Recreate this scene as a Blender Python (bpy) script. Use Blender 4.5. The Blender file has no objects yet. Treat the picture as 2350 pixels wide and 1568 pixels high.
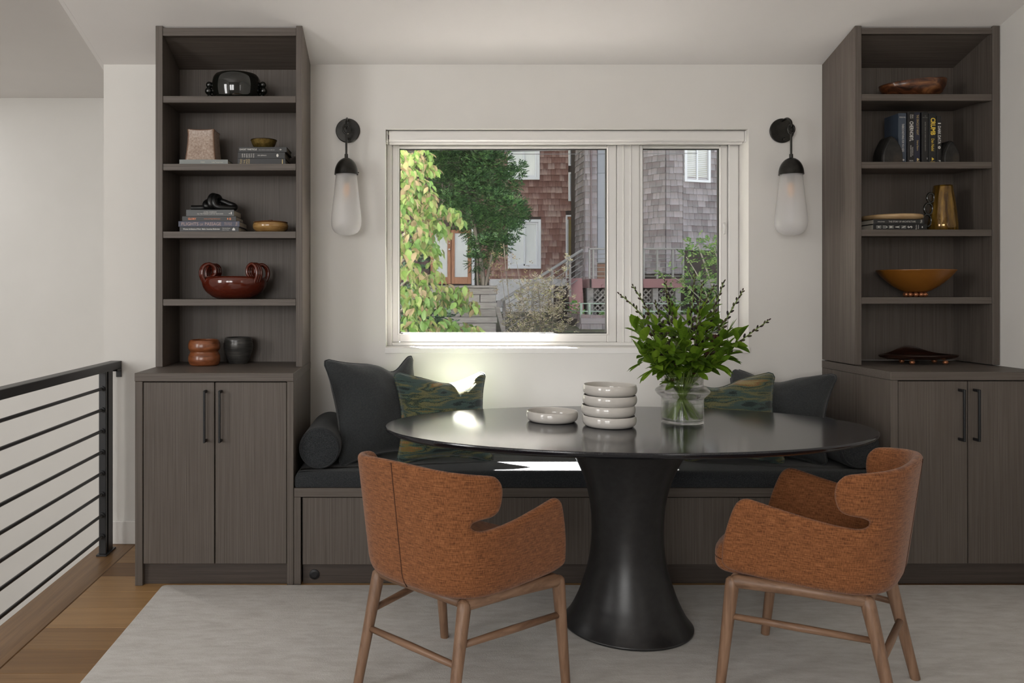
import bpy, bmesh, math, random
from mathutils import Vector, Matrix, Euler, noise as mnoise
from mathutils.geometry import delaunay_2d_cdt

random.seed(7)
S = bpy.context.scene
C = S.collection
PI = math.pi

# ------------------------------------------------------------------ camera, world, lights, exposure
F, PX, PY, EYE = 1855.0, 945.0, 668.0, 1.25
cam_d = bpy.data.cameras.new('camera')
cam = bpy.data.objects.new('camera', cam_d)
C.objects.link(cam)
cam.location = (0, 0, EYE)
cam.rotation_euler = (PI / 2, 0, 0)
cam_d.sensor_width = 36
cam_d.lens = F / 2350 * 36
cam_d.shift_x = (1175 - PX) / 2350
cam_d.shift_y = -(784 - PY) / 2350
cam_d.clip_end = 200
S.camera = cam

w = bpy.data.worlds.new('sky')
S.world = w
w.use_nodes = True
bg = w.node_tree.nodes['Background']
bg.inputs[0].default_value = (0.86, 0.93, 1.0, 1)
bg.inputs[1].default_value = 1.8

def light(name, kind, loc, direction, energy, color=(1, 1, 1), size=None, size_y=None, angle=None, portal=False):
    d = bpy.data.lights.new(name, kind)
    d.energy = energy
    d.color = color
    if kind == 'AREA':
        d.shape = 'RECTANGLE'
        d.size = size
        d.size_y = size_y
    if angle is not None:
        d.angle = angle
    if portal:
        d.cycles.is_portal = True
    o = bpy.data.objects.new(name, d)
    o.location = loc
    o.rotation_euler = Vector(direction).to_track_quat('-Z', 'Y').to_euler()
    C.objects.link(o)
    return o

light('sun', 'SUN', (-5, 12, 14), (0.6, -1, -1.3), 600.0, (1.0, 0.95, 0.90), angle=0.009)
# daylight of the room's other windows (rear left, rear right), plus an added fill lamp in the stairwell
for i in range(2):
    light('rear_window_light', 'AREA', (-1.55 - 1.5 * i, -4.5, 1.85), (0.1, 1, -0.04), 74, (1.0, 0.995, 0.985), 1.2, 2.0)
light('left_window_light', 'AREA', (-4.1, 0.2, 1.8), (1, 0.45, -0.05), 98, (1.0, 0.995, 0.985), 1.6, 2.0)
light('right_window_light', 'AREA', (2.66, -2.05, 1.9), (-1, 0.35, -0.03), 11, (1.0, 0.97, 0.93), 1.6, 1.8)
light('stair_fill_light', 'AREA', (-3.55, 4.3, 2.50), (0, 0, -1), 13, (0.97, 0.98, 1.0), 1.0, 1.6)
light('window_portal', 'AREA', (0.76, 4.22, 1.5), (0, -1, 0), 1, size=1.9, size_y=1.2, portal=True)

S.view_settings.view_transform = 'Standard'
S.view_settings.look = 'None'
S.view_settings.exposure = 0.0
S.view_settings.gamma = 1.0
S.view_settings.use_curve_mapping = False

# ------------------------------------------------------------------ helpers
def wx(px, Y):
    return (px - PX) * Y / F

def wz(py, Y):
    return EYE - (py - PY) * Y / F

def at(px, py, Y):
    return Vector((wx(px, Y), Y, wz(py, Y)))

def smooth(me, on=True):
    me.polygons.foreach_set('use_smooth', [on] * len(me.polygons))

def tag(o, label=None, cat=None, group=None, kind=None):
    if label: o['label'] = label
    if cat: o['category'] = cat
    if group: o['group'] = group
    if kind: o['kind'] = kind
    return o

def thing(name, label, cat, loc=(0, 0, 0), rot=(0, 0, 0), group=None, kind=None):
    o = bpy.data.objects.new(name, None)
    o.empty_display_size = 0.05
    o.location = loc
    o.rotation_euler = rot
    C.objects.link(o)
    return tag(o, label, cat, group, kind)

def link(name, me, mat=None, parent=None, loc=None, rot=None, scale=None):
    o = bpy.data.objects.new(name, me)
    if mat is not None and not me.materials:
        me.materials.append(mat)
    C.objects.link(o)
    if parent is not None:
        o.parent = parent
    if loc is not None: o.location = loc
    if rot is not None: o.rotation_euler = rot
    if scale is not None: o.scale = scale
    return o

class MB:
    """collects geometry of ONE mesh"""
    def __init__(s):
        s.v, s.f, s.uv = [], [], None
    def add(s, vs, fs):
        n = len(s.v)
        s.v += [tuple(p) for p in vs]
        s.f += [tuple(i + n for i in f) for f in fs]
        return s
    def box(s, x0, x1, y0, y1, z0, z1):
        vs = [(x, y, z) for z in (z0, z1) for y in (y0, y1) for x in (x0, x1)]
        return s.add(vs, [(0, 2, 3, 1), (4, 5, 7, 6), (0, 1, 5, 4), (2, 6, 7, 3), (0, 4, 6, 2), (1, 3, 7, 5)])
    def quad(s, a, b, c, d):
        return s.add([a, b, c, d], [(0, 1, 2, 3)])
    def lathe(s, prof, seg=40, c=(0, 0, 0), sx=1, sy=1, close=False):
        """prof: (r, z) list; r==0 ends make poles"""
        vs, fs, rings = [], [], []
        for r, z in prof:
            if r < 1e-6:
                rings.append([len(vs)]); vs.append((c[0], c[1], c[2] + z))
            else:
                rings.append(list(range(len(vs), len(vs) + seg)))
                for k in range(seg):
                    a = 2 * PI * k / seg
                    vs.append((c[0] + r * math.cos(a) * sx, c[1] + r * math.sin(a) * sy, c[2] + z))
        pairs = list(zip(rings, rings[1:]))
        if close: pairs.append((rings[-1], rings[0]))
        for A, B in pairs:
            for k in range(seg):
                k2 = (k + 1) % seg
                if len(A) == 1 and len(B) == 1: continue
                if len(A) == 1: fs.append((A[0], B[k2], B[k]))
                elif len(B) == 1: fs.append((A[k], A[k2], B[0]))
                else: fs.append((A[k], A[k2], B[k2], B[k]))
        return s.add(vs, fs)
    def tube(s, pts, r, seg=10, closed=False, caps=True, ry=None):
        pts = [Vector(p) for p in pts]
        n = len(pts)
        rs = r if isinstance(r, (list, tuple)) else [r] * n
        vs, fs = [], []
        prev = None
        for i, p in enumerate(pts):
            if closed: t = pts[(i + 1) % n] - pts[i - 1]
            else: t = pts[min(i + 1, n - 1)] - pts[max(i - 1, 0)]
            t.normalize()
            if prev is None:
                up = Vector((0, 0, 1)) if abs(t.z) < 0.9 else Vector((0, 1, 0))
                u = t.cross(up).normalized()
            else:
                u = (prev - t * prev.dot(t)).normalized()
            prev = u
            v = t.cross(u).normalized()
            for k in range(seg):
                a = 2 * PI * k / seg
                vs.append(p + u * math.cos(a) * rs[i] + v * math.sin(a) * rs[i] * (ry or 1))
        m = n if closed else n - 1
        for i in range(m):
            j = (i + 1) % n
            for k in range(seg):
                k2 = (k + 1) % seg
                fs.append((i * seg + k, i * seg + k2, j * seg + k2, j * seg + k))
        if caps and not closed:
            fs.append(tuple(reversed(range(seg))))
            fs.append(tuple(range((n - 1) * seg, n * seg)))
        return s.add(vs, fs)
    def prof_x(s, prof, x0, x1):
        """closed (y, z) outline swept along X"""
        n = len(prof)
        vs = [(x0, y, z) for y, z in prof] + [(x1, y, z) for y, z in prof]
        fs = [(k, (k + 1) % n, n + (k + 1) % n, n + k) for k in range(n)]
        fs += [tuple(reversed(range(n))), tuple(range(n, 2 * n))]
        return s.add(vs, fs)
    def sphere(s, c, r, seg=12, rings=8, sc=(1, 1, 1)):
        prof = [(r * math.sin(PI * i / rings), -r * math.cos(PI * i / rings)) for i in range(rings + 1)]
        n = len(s.v)
        s.lathe(prof, seg)
        for i in range(n, len(s.v)):
            x, y, z = s.v[i]
            s.v[i] = (c[0] + x * sc[0], c[1] + y * sc[1], c[2] + z * sc[2])
        return s
    def pad(s, poly, z0, z1, r, steps=4, crown=0.0, rb=None):
        """upright prism over poly with rounded top and bottom edges"""
        n = len(poly)
        P = [Vector((p[0], p[1])) for p in poly]
        nor = []
        for i in range(n):
            t = (P[(i + 1) % n] - P[i - 1]).normalized()
            nor.append(Vector((t.y, -t.x)))
        cx = sum(p.x for p in P) / n; cy = sum(p.y for p in P) / n
        rb = r if rb is None else rb
        rings = []
        for i in range(steps + 1):
            a = PI / 2 * i / steps
            rings.append((rb * (1 - math.sin(a)), z0 + rb * (1 - math.cos(a)) if rb else z0))
        for i in range(steps + 1):
            a = PI / 2 * i / steps
            rings.append((r * (1 - math.cos(a)), z1 - r * (1 - math.sin(a))))
        vs, fs = [], []
        for inset, z in rings:
            vs += [(P[i].x - nor[i].x * inset, P[i].y - nor[i].y * inset, z) for i in range(n)]
        for a in range(len(rings) - 1):
            for k in range(n):
                k2 = (k + 1) % n
                fs.append((a * n + k, a * n + k2, (a + 1) * n + k2, (a + 1) * n + k))
        last = (len(rings) - 1) * n
        # concentric top rings
        prev = last
        for q, sc in enumerate((0.75, 0.4)):
            st = len(vs)
            vs += [(cx + (vs[last + k][0] - cx) * sc, cy + (vs[last + k][1] - cy) * sc, z1 + crown * (1 - sc ** 2)) for k in range(n)]
            for k in range(n):
                k2 = (k + 1) % n
                fs.append((prev + k, prev + k2, st + k2, st + k))
            prev = st
        vs.append((cx, cy, z1 + crown))
        for k in range(n): fs.append((prev + k, prev + (k + 1) % n, len(vs) - 1))
        vs.append((cx, cy, z0))
        for k in range(n): fs.append(((k + 1) % n, k, len(vs) - 1))
        return s.add(vs, fs)
    def move(s, M, start=0):
        s.v[start:] = [tuple(M @ Vector(p)) for p in s.v[start:]]
        return s
    def mesh(s, name, origin=(0, 0, 0), bevel=0, seg=1, sm=False, fix=True):
        me = bpy.data.meshes.new(name)
        ox, oy, oz = origin
        me.from_pydata([(x - ox, y - oy, z - oz) for x, y, z in s.v], [], s.f)
        if fix or bevel:
            bm = bmesh.new(); bm.from_mesh(me)
            if bevel:
                bmesh.ops.bevel(bm, geom=[e for e in bm.edges if len(e.link_faces) == 2 and e.calc_face_angle(0) > 0.5], offset=bevel, segments=seg, affect='EDGES', clamp_overlap=True)
            bmesh.ops.recalc_face_normals(bm, faces=bm.faces)
            bm.to_mesh(me); bm.free()
        if sm: smooth(me)
        me.update()
        return me
    def build(s, name, mat, parent=None, bevel=0, seg=1, sm=False, local=False, fix=True, auto=None):
        """world-space geometry; parent is an Empty without rotation unless local"""
        o = (0, 0, 0)
        if parent is not None and not local:
            p = parent
            while p is not None:
                o = (o[0] + p.location.x, o[1] + p.location.y, o[2] + p.location.z); p = p.parent
        me = s.mesh(name, o, bevel, seg, sm, fix)
        if auto:
            me.set_sharp_from_angle(angle=auto)
        return link(name, me, mat, parent)

def bx(name, x0, x1, y0, y1, z0, z1, mat, parent=None, bevel=0.002, local=False, seg=1):
    return MB().box(x0, x1, y0, y1, z0, z1).build(name, mat, parent, bevel, seg, local=local)

def lerp(a, b, t): return a + (b - a) * t

def spline(pts, n=8, closed=False):
    pts = [Vector(p) for p in pts]
    out = []
    N = len(pts)
    for i in range(N if closed else N - 1):
        if closed: p0, p1, p2, p3 = pts[i - 1], pts[i], pts[(i + 1) % N], pts[(i + 2) % N]
        else: p0, p1, p2, p3 = pts[max(i - 1, 0)], pts[i], pts[i + 1], pts[min(i + 2, N - 1)]
        for k in range(n):
            t = k / n
            out.append(0.5 * ((2 * p1) + (p2 - p0) * t + (2 * p0 - 5 * p1 + 4 * p2 - p3) * t * t + (3 * p1 - p0 - 3 * p2 + p3) * t ** 3))
    if not closed: out.append(pts[-1])
    return out

# ------------------------------------------------------------------ materials
def new_mat(name):
    m = bpy.data.materials.new(name)
    m.use_nodes = True
    t = m.node_tree
    b = t.nodes['Principled BSDF']
    return m, t, b

def node(t, kind, **kw):
    n = t.nodes.new(kind)
    for k, v in kw.items():
        if hasattr(n, k) and not k.startswith('i_'):
            setattr(n, k, v)
        else:
            n.inputs[k[2:] if k.startswith('i_') else k].default_value = v
    return n

def c4(c): return (c[0], c[1], c[2], 1)

def srgb(r, g, b):
    f = lambda c: (c / 255 / 12.92) if c / 255 <= 0.04045 else ((c / 255 + 0.055) / 1.055) ** 2.4
    return (f(r), f(g), f(b))

def ramp(t, stops, interp='LINEAR'):
    n = t.nodes.new('ShaderNodeValToRGB')
    n.color_ramp.interpolation = interp
    e = n.color_ramp.elements
    while len(e) < len(stops): e.new(0.5)
    for i, (p, c) in enumerate(stops):
        e[i].position = p; e[i].color = c4(c)
    return n

def plain(name, col, rough=0.5, metal=0.0, spec=0.5, coat=0.0):
    m, t, b = new_mat(name)
    b.inputs['Base Color'].default_value = c4(col)
    b.inputs['Roughness'].default_value = rough
    b.inputs['Metallic'].default_value = metal
    b.inputs['Specular IOR Level'].default_value = spec
    if coat: b.inputs['Coat Weight'].default_value = coat; b.inputs['Coat Roughness'].default_value = 0.08
    return m

def noisy(name, cols, scale=(10, 10, 10), rough=0.5, detail=4, bump=0.0, coord='Object', metal=0.0, spec=0.5, bscale=None, pos=None, coat=0.0, dist=0.0, nrough=0.6, randomize=0.0):
    """colour from stretched noise, optional bump from the same noise"""
    m, t, b = new_mat(name)
    tc = node(t, 'ShaderNodeTexCoord')
    mp = node(t, 'ShaderNodeMapping')
    mp.inputs['Scale'].default_value = scale
    t.links.new(tc.outputs[coord], mp.inputs[0])
    nz = node(t, 'ShaderNodeTexNoise', i_Scale=1.0, i_Detail=float(detail), i_Roughness=nrough, i_Distortion=dist)
    t.links.new(mp.outputs[0], nz.inputs['Vector'])
    fac = nz.outputs['Fac']
    if randomize:
        oi = node(t, 'ShaderNodeObjectInfo')
        gi = node(t, 'ShaderNodeNewGeometry')
        ad = node(t, 'ShaderNodeMath', operation='ADD')
        fr = node(t, 'ShaderNodeMath', operation='FRACT')
        t.links.new(oi.outputs['Random'], ad.inputs[0]); t.links.new(gi.outputs['Random Per Island'], ad.inputs[1])
        t.links.new(ad.outputs[0], fr.inputs[0])
        mi = node(t, 'ShaderNodeMix', data_type='FLOAT')
        mi.inputs[0].default_value = randomize
        t.links.new(fac, mi.inputs[2]); t.links.new(fr.outputs[0], mi.inputs[3])
        fac = mi.outputs[0]
        off = node(t, 'ShaderNodeVectorMath', operation='SCALE'); off.inputs['Scale'].default_value = 37.0
        cb = node(t, 'ShaderNodeCombineXYZ')
        for k in range(3): t.links.new(fr.outputs[0], cb.inputs[k])
        t.links.new(cb.outputs[0], off.inputs[0]); t.links.new(off.outputs[0], mp.inputs['Location'])
    n = len(cols)
    if pos is None: pos = [0.3 + 0.4 * i / max(1, n - 1) for i in range(n)]
    rp = ramp(t, list(zip(pos, cols)))
    t.links.new(fac, rp.inputs[0])
    t.links.new(rp.outputs[0], b.inputs['Base Color'])
    b.inputs['Roughness'].default_value = rough
    b.inputs['Metallic'].default_value = metal
    b.inputs['Specular IOR Level'].default_value = spec
    if coat: b.inputs['Coat Weight'].default_value = coat
    if bump:
        bp = node(t, 'ShaderNodeBump', i_Strength=bump, i_Distance=0.002)
        src = nz.outputs['Fac']
        if bscale:
            m2 = node(t, 'ShaderNodeMapping'); m2.inputs['Scale'].default_value = bscale
            t.links.new(tc.outputs[coord], m2.inputs[0])
            n2 = node(t, 'ShaderNodeTexNoise', i_Scale=1.0, i_Detail=3.0)
            t.links.new(m2.outputs[0], n2.inputs['Vector']); src = n2.outputs['Fac']
        t.links.new(src, bp.inputs['Height'])
        t.links.new(bp.outputs[0], b.inputs['Normal'])
    return m

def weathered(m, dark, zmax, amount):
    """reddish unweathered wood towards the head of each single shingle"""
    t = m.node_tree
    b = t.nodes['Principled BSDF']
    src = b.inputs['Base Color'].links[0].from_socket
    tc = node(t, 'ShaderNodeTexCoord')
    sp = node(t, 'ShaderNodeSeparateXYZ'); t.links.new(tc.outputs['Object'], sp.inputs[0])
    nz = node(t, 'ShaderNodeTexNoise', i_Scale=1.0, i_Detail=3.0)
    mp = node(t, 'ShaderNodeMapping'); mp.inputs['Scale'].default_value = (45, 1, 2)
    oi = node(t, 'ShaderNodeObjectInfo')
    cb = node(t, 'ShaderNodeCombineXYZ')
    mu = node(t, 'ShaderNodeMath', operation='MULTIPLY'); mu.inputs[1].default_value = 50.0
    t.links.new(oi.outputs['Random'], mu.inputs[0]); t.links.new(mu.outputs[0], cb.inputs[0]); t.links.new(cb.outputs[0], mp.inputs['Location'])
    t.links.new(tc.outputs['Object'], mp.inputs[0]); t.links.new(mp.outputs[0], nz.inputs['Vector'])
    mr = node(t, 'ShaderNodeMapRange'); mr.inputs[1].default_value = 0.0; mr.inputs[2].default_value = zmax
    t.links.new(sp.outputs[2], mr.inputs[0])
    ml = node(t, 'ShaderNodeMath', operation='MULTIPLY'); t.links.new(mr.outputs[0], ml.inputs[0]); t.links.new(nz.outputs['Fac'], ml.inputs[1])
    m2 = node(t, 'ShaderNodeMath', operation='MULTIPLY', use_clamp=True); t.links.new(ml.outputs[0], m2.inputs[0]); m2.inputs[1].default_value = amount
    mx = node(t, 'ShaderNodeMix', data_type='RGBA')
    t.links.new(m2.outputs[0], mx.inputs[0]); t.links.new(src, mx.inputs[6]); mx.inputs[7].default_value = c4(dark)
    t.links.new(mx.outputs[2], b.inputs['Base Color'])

def weave(name, cols, su=(12, 420), sv=(420, 12), coord='UV', rough=0.9, bump=0.4, wu=0.57):
    """two crossing thread directions"""
    m, t, b = new_mat(name)
    tc = node(t, 'ShaderNodeTexCoord')
    outs = []
    for sc in (su, sv):
        mp = node(t, 'ShaderNodeMapping')
        mp.inputs['Scale'].default_value = (sc[0], sc[1], (sc[2] if len(sc) > 2 else 1))
        t.links.new(tc.outputs[coord], mp.inputs[0])
        nz = node(t, 'ShaderNodeTexNoise', i_Scale=1.0, i_Detail=3.0, i_Roughness=0.55)
        t.links.new(mp.outputs[0], nz.inputs['Vector'])
        outs.append(nz.outputs['Fac'])
    hf = node(t, 'ShaderNodeMix', data_type='FLOAT'); hf.inputs[0].default_value = 1 - wu
    t.links.new(outs[0], hf.inputs[2]); t.links.new(outs[1], hf.inputs[3])
    n = len(cols)
    rp = ramp(t, [(0.36 + 0.28 * i / (n - 1), c) for i, c in enumerate(cols)])
    t.links.new(hf.outputs[0], rp.inputs[0])
    t.links.new(rp.outputs[0], b.inputs['Base Color'])
    b.inputs['Roughness'].default_value = rough
    b.inputs['Specular IOR Level'].default_value = 0.25
    b.inputs['Sheen Weight'].default_value = 0.15
    bp = node(t, 'ShaderNodeBump', i_Strength=bump, i_Distance=0.002)
    t.links.new(hf.outputs[0], bp.inputs['Height']); t.links.new(bp.outputs[0], b.inputs['Normal'])
    return m

def glass_pane(name, tint=(1, 1, 1), ior=1.45):
    m, t, b = new_mat(name)
    t.nodes.remove(b)
    tr = node(t, 'ShaderNodeBsdfTransparent'); tr.inputs[0].default_value = c4(tint)
    gl = node(t, 'ShaderNodeBsdfGlossy'); gl.inputs['Roughness'].default_value = 0.0
    lw = node(t, 'ShaderNodeLayerWeight'); lw.inputs[0].default_value = 0.5
    pw = node(t, 'ShaderNodeMath', operation='POWER'); pw.inputs[1].default_value = 5.0
    ma = node(t, 'ShaderNodeMath', operation='MULTIPLY_ADD'); ma.inputs[1].default_value = 0.96; ma.inputs[2].default_value = 0.018
    t.links.new(lw.outputs['Facing'], pw.inputs[0]); t.links.new(pw.outputs[0], ma.inputs[0])
    mx = node(t, 'ShaderNodeMixShader')
    t.links.new(ma.outputs[0], mx.inputs[0]); t.links.new(tr.outputs[0], mx.inputs[1]); t.links.new(gl.outputs[0], mx.inputs[2])
    t.links.new(mx.outputs[0], t.nodes['Material Output'].inputs[0])
    return m

def glass(name, col, rough=0.0, ior=1.45):
    m, t, b = new_mat(name)
    b.inputs['Base Color'].default_value = c4(col)
    b.inputs['Roughness'].default_value = rough
    b.inputs['IOR'].default_value = ior
    b.inputs['Transmission Weight'].default_value = 1.0
    return m

def leafmat(name, cols, scale=6, rough=0.5, trans=0.35, randomize=0.8):
    m = noisy(name, cols, (scale,) * 3, rough, 2, randomize=randomize, spec=0.35)
    t = m.node_tree
    b = t.nodes['Principled BSDF']
    tl = node(t, 'ShaderNodeBsdfTranslucent')
    src = b.inputs['Base Color'].links[0].from_socket
    t.links.new(src, tl.inputs[0])
    mx = node(t, 'ShaderNodeMixShader'); mx.inputs[0].default_value = trans
    t.links.new(b.outputs[0], mx.inputs[1]); t.links.new(tl.outputs[0], mx.inputs[2])
    t.links.new(mx.outputs[0], t.nodes['Material Output'].inputs[0])
    return m

W_COLS = [(0.073, 0.059, 0.049), (0.105, 0.087, 0.074), (0.138, 0.117, 0.101)]
wood_v = noisy('stained_oak_upright', W_COLS, (300, 110, 2.5), 0.5, 5, 0.12, pos=[0.3, 0.5, 0.72], spec=0.35)
wood_h = noisy('stained_oak_level', W_COLS, (3.0, 140, 280), 0.5, 5, 0.12, pos=[0.3, 0.5, 0.72], spec=0.35)
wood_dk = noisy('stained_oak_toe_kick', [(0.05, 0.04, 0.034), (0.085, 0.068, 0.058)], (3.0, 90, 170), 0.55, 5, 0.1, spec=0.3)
wall_m = noisy('wall_paint', [(0.71, 0.69, 0.655), (0.735, 0.715, 0.68)], (3, 3, 3), 0.75, 3, 0.05, bscale=(180, 180, 180), spec=0.25)
ceil_m = noisy('ceiling_paint', [(0.83, 0.805, 0.78), (0.85, 0.825, 0.80)], (3, 3, 3), 0.8, 3, spec=0.2)
trim_m = plain('white_trim_paint', (0.80, 0.78, 0.75), 0.4)
frame_m = plain('white_window_vinyl', (0.80, 0.785, 0.76), 0.35)
gasket_m = plain('black_gasket', (0.012, 0.012, 0.012), 0.5)
pane_m = glass_pane('window_glass')
black_metal = plain('black_metal', (0.012, 0.012, 0.013), 0.45, 0.0, 0.4)
rail_metal = plain('black_painted_steel', (0.014, 0.014, 0.015), 0.38, 0.0, 0.5)
bronze = noisy('dark_bronze', [(0.012, 0.011, 0.010), (0.03, 0.028, 0.024)], (30, 30, 30), 0.28, 3, metal=0.6)
frost = None
def make_frost():
    m, t, b = new_mat('frosted_glass')
    t.nodes.remove(b)
    rf = node(t, 'ShaderNodeBsdfRefraction'); rf.inputs['Roughness'].default_value = 0.42; rf.inputs['IOR'].default_value = 1.08
    rf.inputs['Color'].default_value = (0.97, 0.965, 0.965, 1)
    tl = node(t, 'ShaderNodeBsdfTranslucent'); tl.inputs[0].default_value = (0.97, 0.96, 0.96, 1)
    df = node(t, 'ShaderNodeBsdfDiffuse'); df.inputs[0].default_value = (0.93, 0.92, 0.92, 1)
    gl = node(t, 'ShaderNodeBsdfGlossy'); gl.inputs['Roughness'].default_value = 0.35
    m1 = node(t, 'ShaderNodeMixShader'); m1.inputs[0].default_value = 0.45
    m2 = node(t, 'ShaderNodeMixShader'); m2.inputs[0].default_value = 0.5
    m3 = node(t, 'ShaderNodeMixShader')
    lw = node(t, 'ShaderNodeLayerWeight'); lw.inputs[0].default_value = 0.5
    pw = node(t, 'ShaderNodeMath', operation='POWER'); pw.inputs[1].default_value = 5.0
    fr = node(t, 'ShaderNodeMath', operation='MULTIPLY_ADD'); fr.inputs[1].default_value = 0.7; fr.inputs[2].default_value = 0.04
    t.links.new(lw.outputs['Facing'], pw.inputs[0]); t.links.new(pw.outputs[0], fr.inputs[0])
    t.links.new(tl.outputs[0], m1.inputs[1]); t.links.new(df.outputs[0], m1.inputs[2])
    t.links.new(m1.outputs[0], m2.inputs[2]); t.links.new(rf.outputs[0], m2.inputs[1])
    t.links.new(fr.outputs[0], m3.inputs[0]); t.links.new(m2.outputs[0], m3.inputs[1]); t.links.new(gl.outputs[0], m3.inputs[2])
    t.links.new(m3.outputs[0], t.nodes['Material Output'].inputs[0])
    return m
frost = make_frost()
plank_m = noisy('oak_plank', [(0.13, 0.062, 0.020), (0.235, 0.125, 0.045), (0.40, 0.235, 0.10)], (2.0, 42, 20), 0.42, 6, 0.15, pos=[0.22, 0.5, 0.80], randomize=0.55, dist=0.6)
nosing_m = noisy('oak_nosing', [(0.15, 0.075, 0.026), (0.25, 0.135, 0.052)], (42, 2.0, 20), 0.42, 6, 0.15, dist=0.6)
rug_m = noisy('wool_rug', [(0.52, 0.495, 0.465), (0.62, 0.60, 0.57), (0.70, 0.685, 0.66)], (9, 30, 10), 0.95, 8, 0.7, bscale=(260, 420, 200), spec=0.1, nrough=0.75)
charcoal = noisy('charcoal_wool', [(0.013, 0.0142, 0.0155), (0.028, 0.0305, 0.033), (0.060, 0.064, 0.069)], (420, 420, 420), 0.95, 3, 0.5, spec=0.15)
slate_velvet = noisy('slate_velvet', [(0.023, 0.0255, 0.027), (0.037, 0.0405, 0.043)], (160, 160, 160), 0.9, 3, 0.15, spec=0.2)
slate_velvet.node_tree.nodes['Principled BSDF'].inputs['Sheen Weight'].default_value = 0.25
charcoal.node_tree.nodes['Principled BSDF'].inputs['Sheen Weight'].default_value = 0.12
O_COLS = [(0.085, 0.028, 0.009), (0.215, 0.078, 0.026), (0.33, 0.135, 0.053)]
orange_weave = weave('rust_weave', O_COLS, (32, 450), (450, 80))
orange_seat = weave('rust_weave_seat', O_COLS, (32, 450, 260), (450, 80, 260), coord='Object')
walnut = noisy('walnut_wood', [(0.13, 0.070, 0.040), (0.22, 0.125, 0.075), (0.29, 0.175, 0.11)], (60, 60, 3), 0.42, 5, 0.1, dist=0.5)
walnut_side = noisy('walnut_wood_side', [(0.13, 0.070, 0.040), (0.22, 0.125, 0.075), (0.29, 0.175, 0.11)], (60, 3, 60), 0.42, 5, 0.1, dist=0.5)
walnut_cross = noisy('walnut_wood_cross', [(0.13, 0.070, 0.040), (0.22, 0.125, 0.075), (0.29, 0.175, 0.11)], (3, 60, 60), 0.42, 5, 0.1, dist=0.5)
table_m = noisy('black_stone_composite', [(0.010, 0.0105, 0.014), (0.018, 0.019, 0.024)], (90, 90, 90), 0.14, 3, spec=0.6)
ped_m = noisy('black_cast_pedestal', [(0.010, 0.010, 0.011), (0.020, 0.020, 0.021)], (40, 40, 40), 0.34, 4, 0.05, spec=0.5)
ceramic = plain('grey_white_glaze', (0.62, 0.59, 0.55), 0.12, 0, 0.5, 0.3)
def soft_glass(name, col, ior, through):
    m = glass(name, col, 0, ior)
    t = m.node_tree
    b = t.nodes['Principled BSDF']
    tr = node(t, 'ShaderNodeBsdfTransparent'); tr.inputs[0].default_value = c4(col)
    mx = node(t, 'ShaderNodeMixShader'); mx.inputs[0].default_value = through
    t.links.new(b.outputs[0], mx.inputs[1]); t.links.new(tr.outputs[0], mx.inputs[2])
    t.links.new(mx.outputs[0], t.nodes['Material Output'].inputs[0])
    return m
clear_glass = soft_glass('clear_glass', (1, 1, 1), 1.45, 0.5)
water_m = soft_glass('water', (0.98, 1.0, 0.98), 1.33, 0.6)

# ------------------------------------------------------------------ the room
YW, YB, YU = 4.0, 3.425, 3.70           # back wall, base cabinet fronts, shelf unit fronts
XL0, XL1 = -1.173, -0.501               # left built-in
XR0, XR1 = 2.029, 2.695                 # right built-in
WX0, WX1, WZ0, WZ1 = -0.1294, 1.667, 0.9654, 2.052   # window opening
CZ, CS = 2.371, 0.32                    # ceiling height at the back wall, slope towards the room
XE = -1.5245                            # left end of the back wall
def ceil_z(y): return CZ + (YW - y) * CS

def structure(o, label, cat):
    return tag(o, label, cat, kind='structure')

T_ = 0.16
mb = MB()
top = CZ + 0.02
mb.box(XE, WX0, YW, YW + T_, -0.3, top)
mb.box(WX1, 2.85, YW, YW + T_, -0.3, top)
mb.box(WX0, WX1, YW, YW + T_, -0.3, WZ0)
mb.box(WX0, WX1, YW, YW + T_, WZ1, top)
structure(mb.build('wall_back', wall_m), 'warm white wall around the window', 'wall')
structure(bx('wall_right', 2.695, 2.85, -4.6, YW, -0.3, 4.6, wall_m), 'pale wall beside the right shelf unit', 'wall')
structure(bx('wall_stair', -4.2, XE + 0.3, 5.4, 5.55, -3.2, 2.9, wall_m), 'plain pale wall across the stairwell behind the railing', 'wall')
structure(bx('wall_stair_return', XE, XE + 0.15, YW + T_, 5.4, -3.2, 3.0, wall_m), 'return wall of the stairwell', 'wall')
structure(bx('wall_left', -4.35, -4.2, -4.6, 5.55, -3.2, 4.6, wall_m), 'left wall of the stairwell', 'wall')
structure(bx('wall_rear', -4.35, 2.85, -4.75, -4.6, -3.2, 4.6, wall_m), 'wall behind the viewer', 'wall')
# under the floor edge the stairwell drops away
structure(bx('wall_stair_side', -1.52, -1.40, -4.6, YW, -3.2, -0.22, wall_m), 'wall below the floor edge of the stairwell', 'wall')
structure(bx('floor_lower', -4.35, 2.85, -4.75, 5.55, -3.35, -3.2, plain('lower_floor_oak', (0.16, 0.09, 0.045), 0.5), None, 0), 'oak floor of the storey below the stairwell', 'floor')
structure(bx('wall_lower', -1.40, -1.30, 4.0, 5.55, -3.2, -0.3, wall_m), 'wall of the storey below', 'wall')
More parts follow.
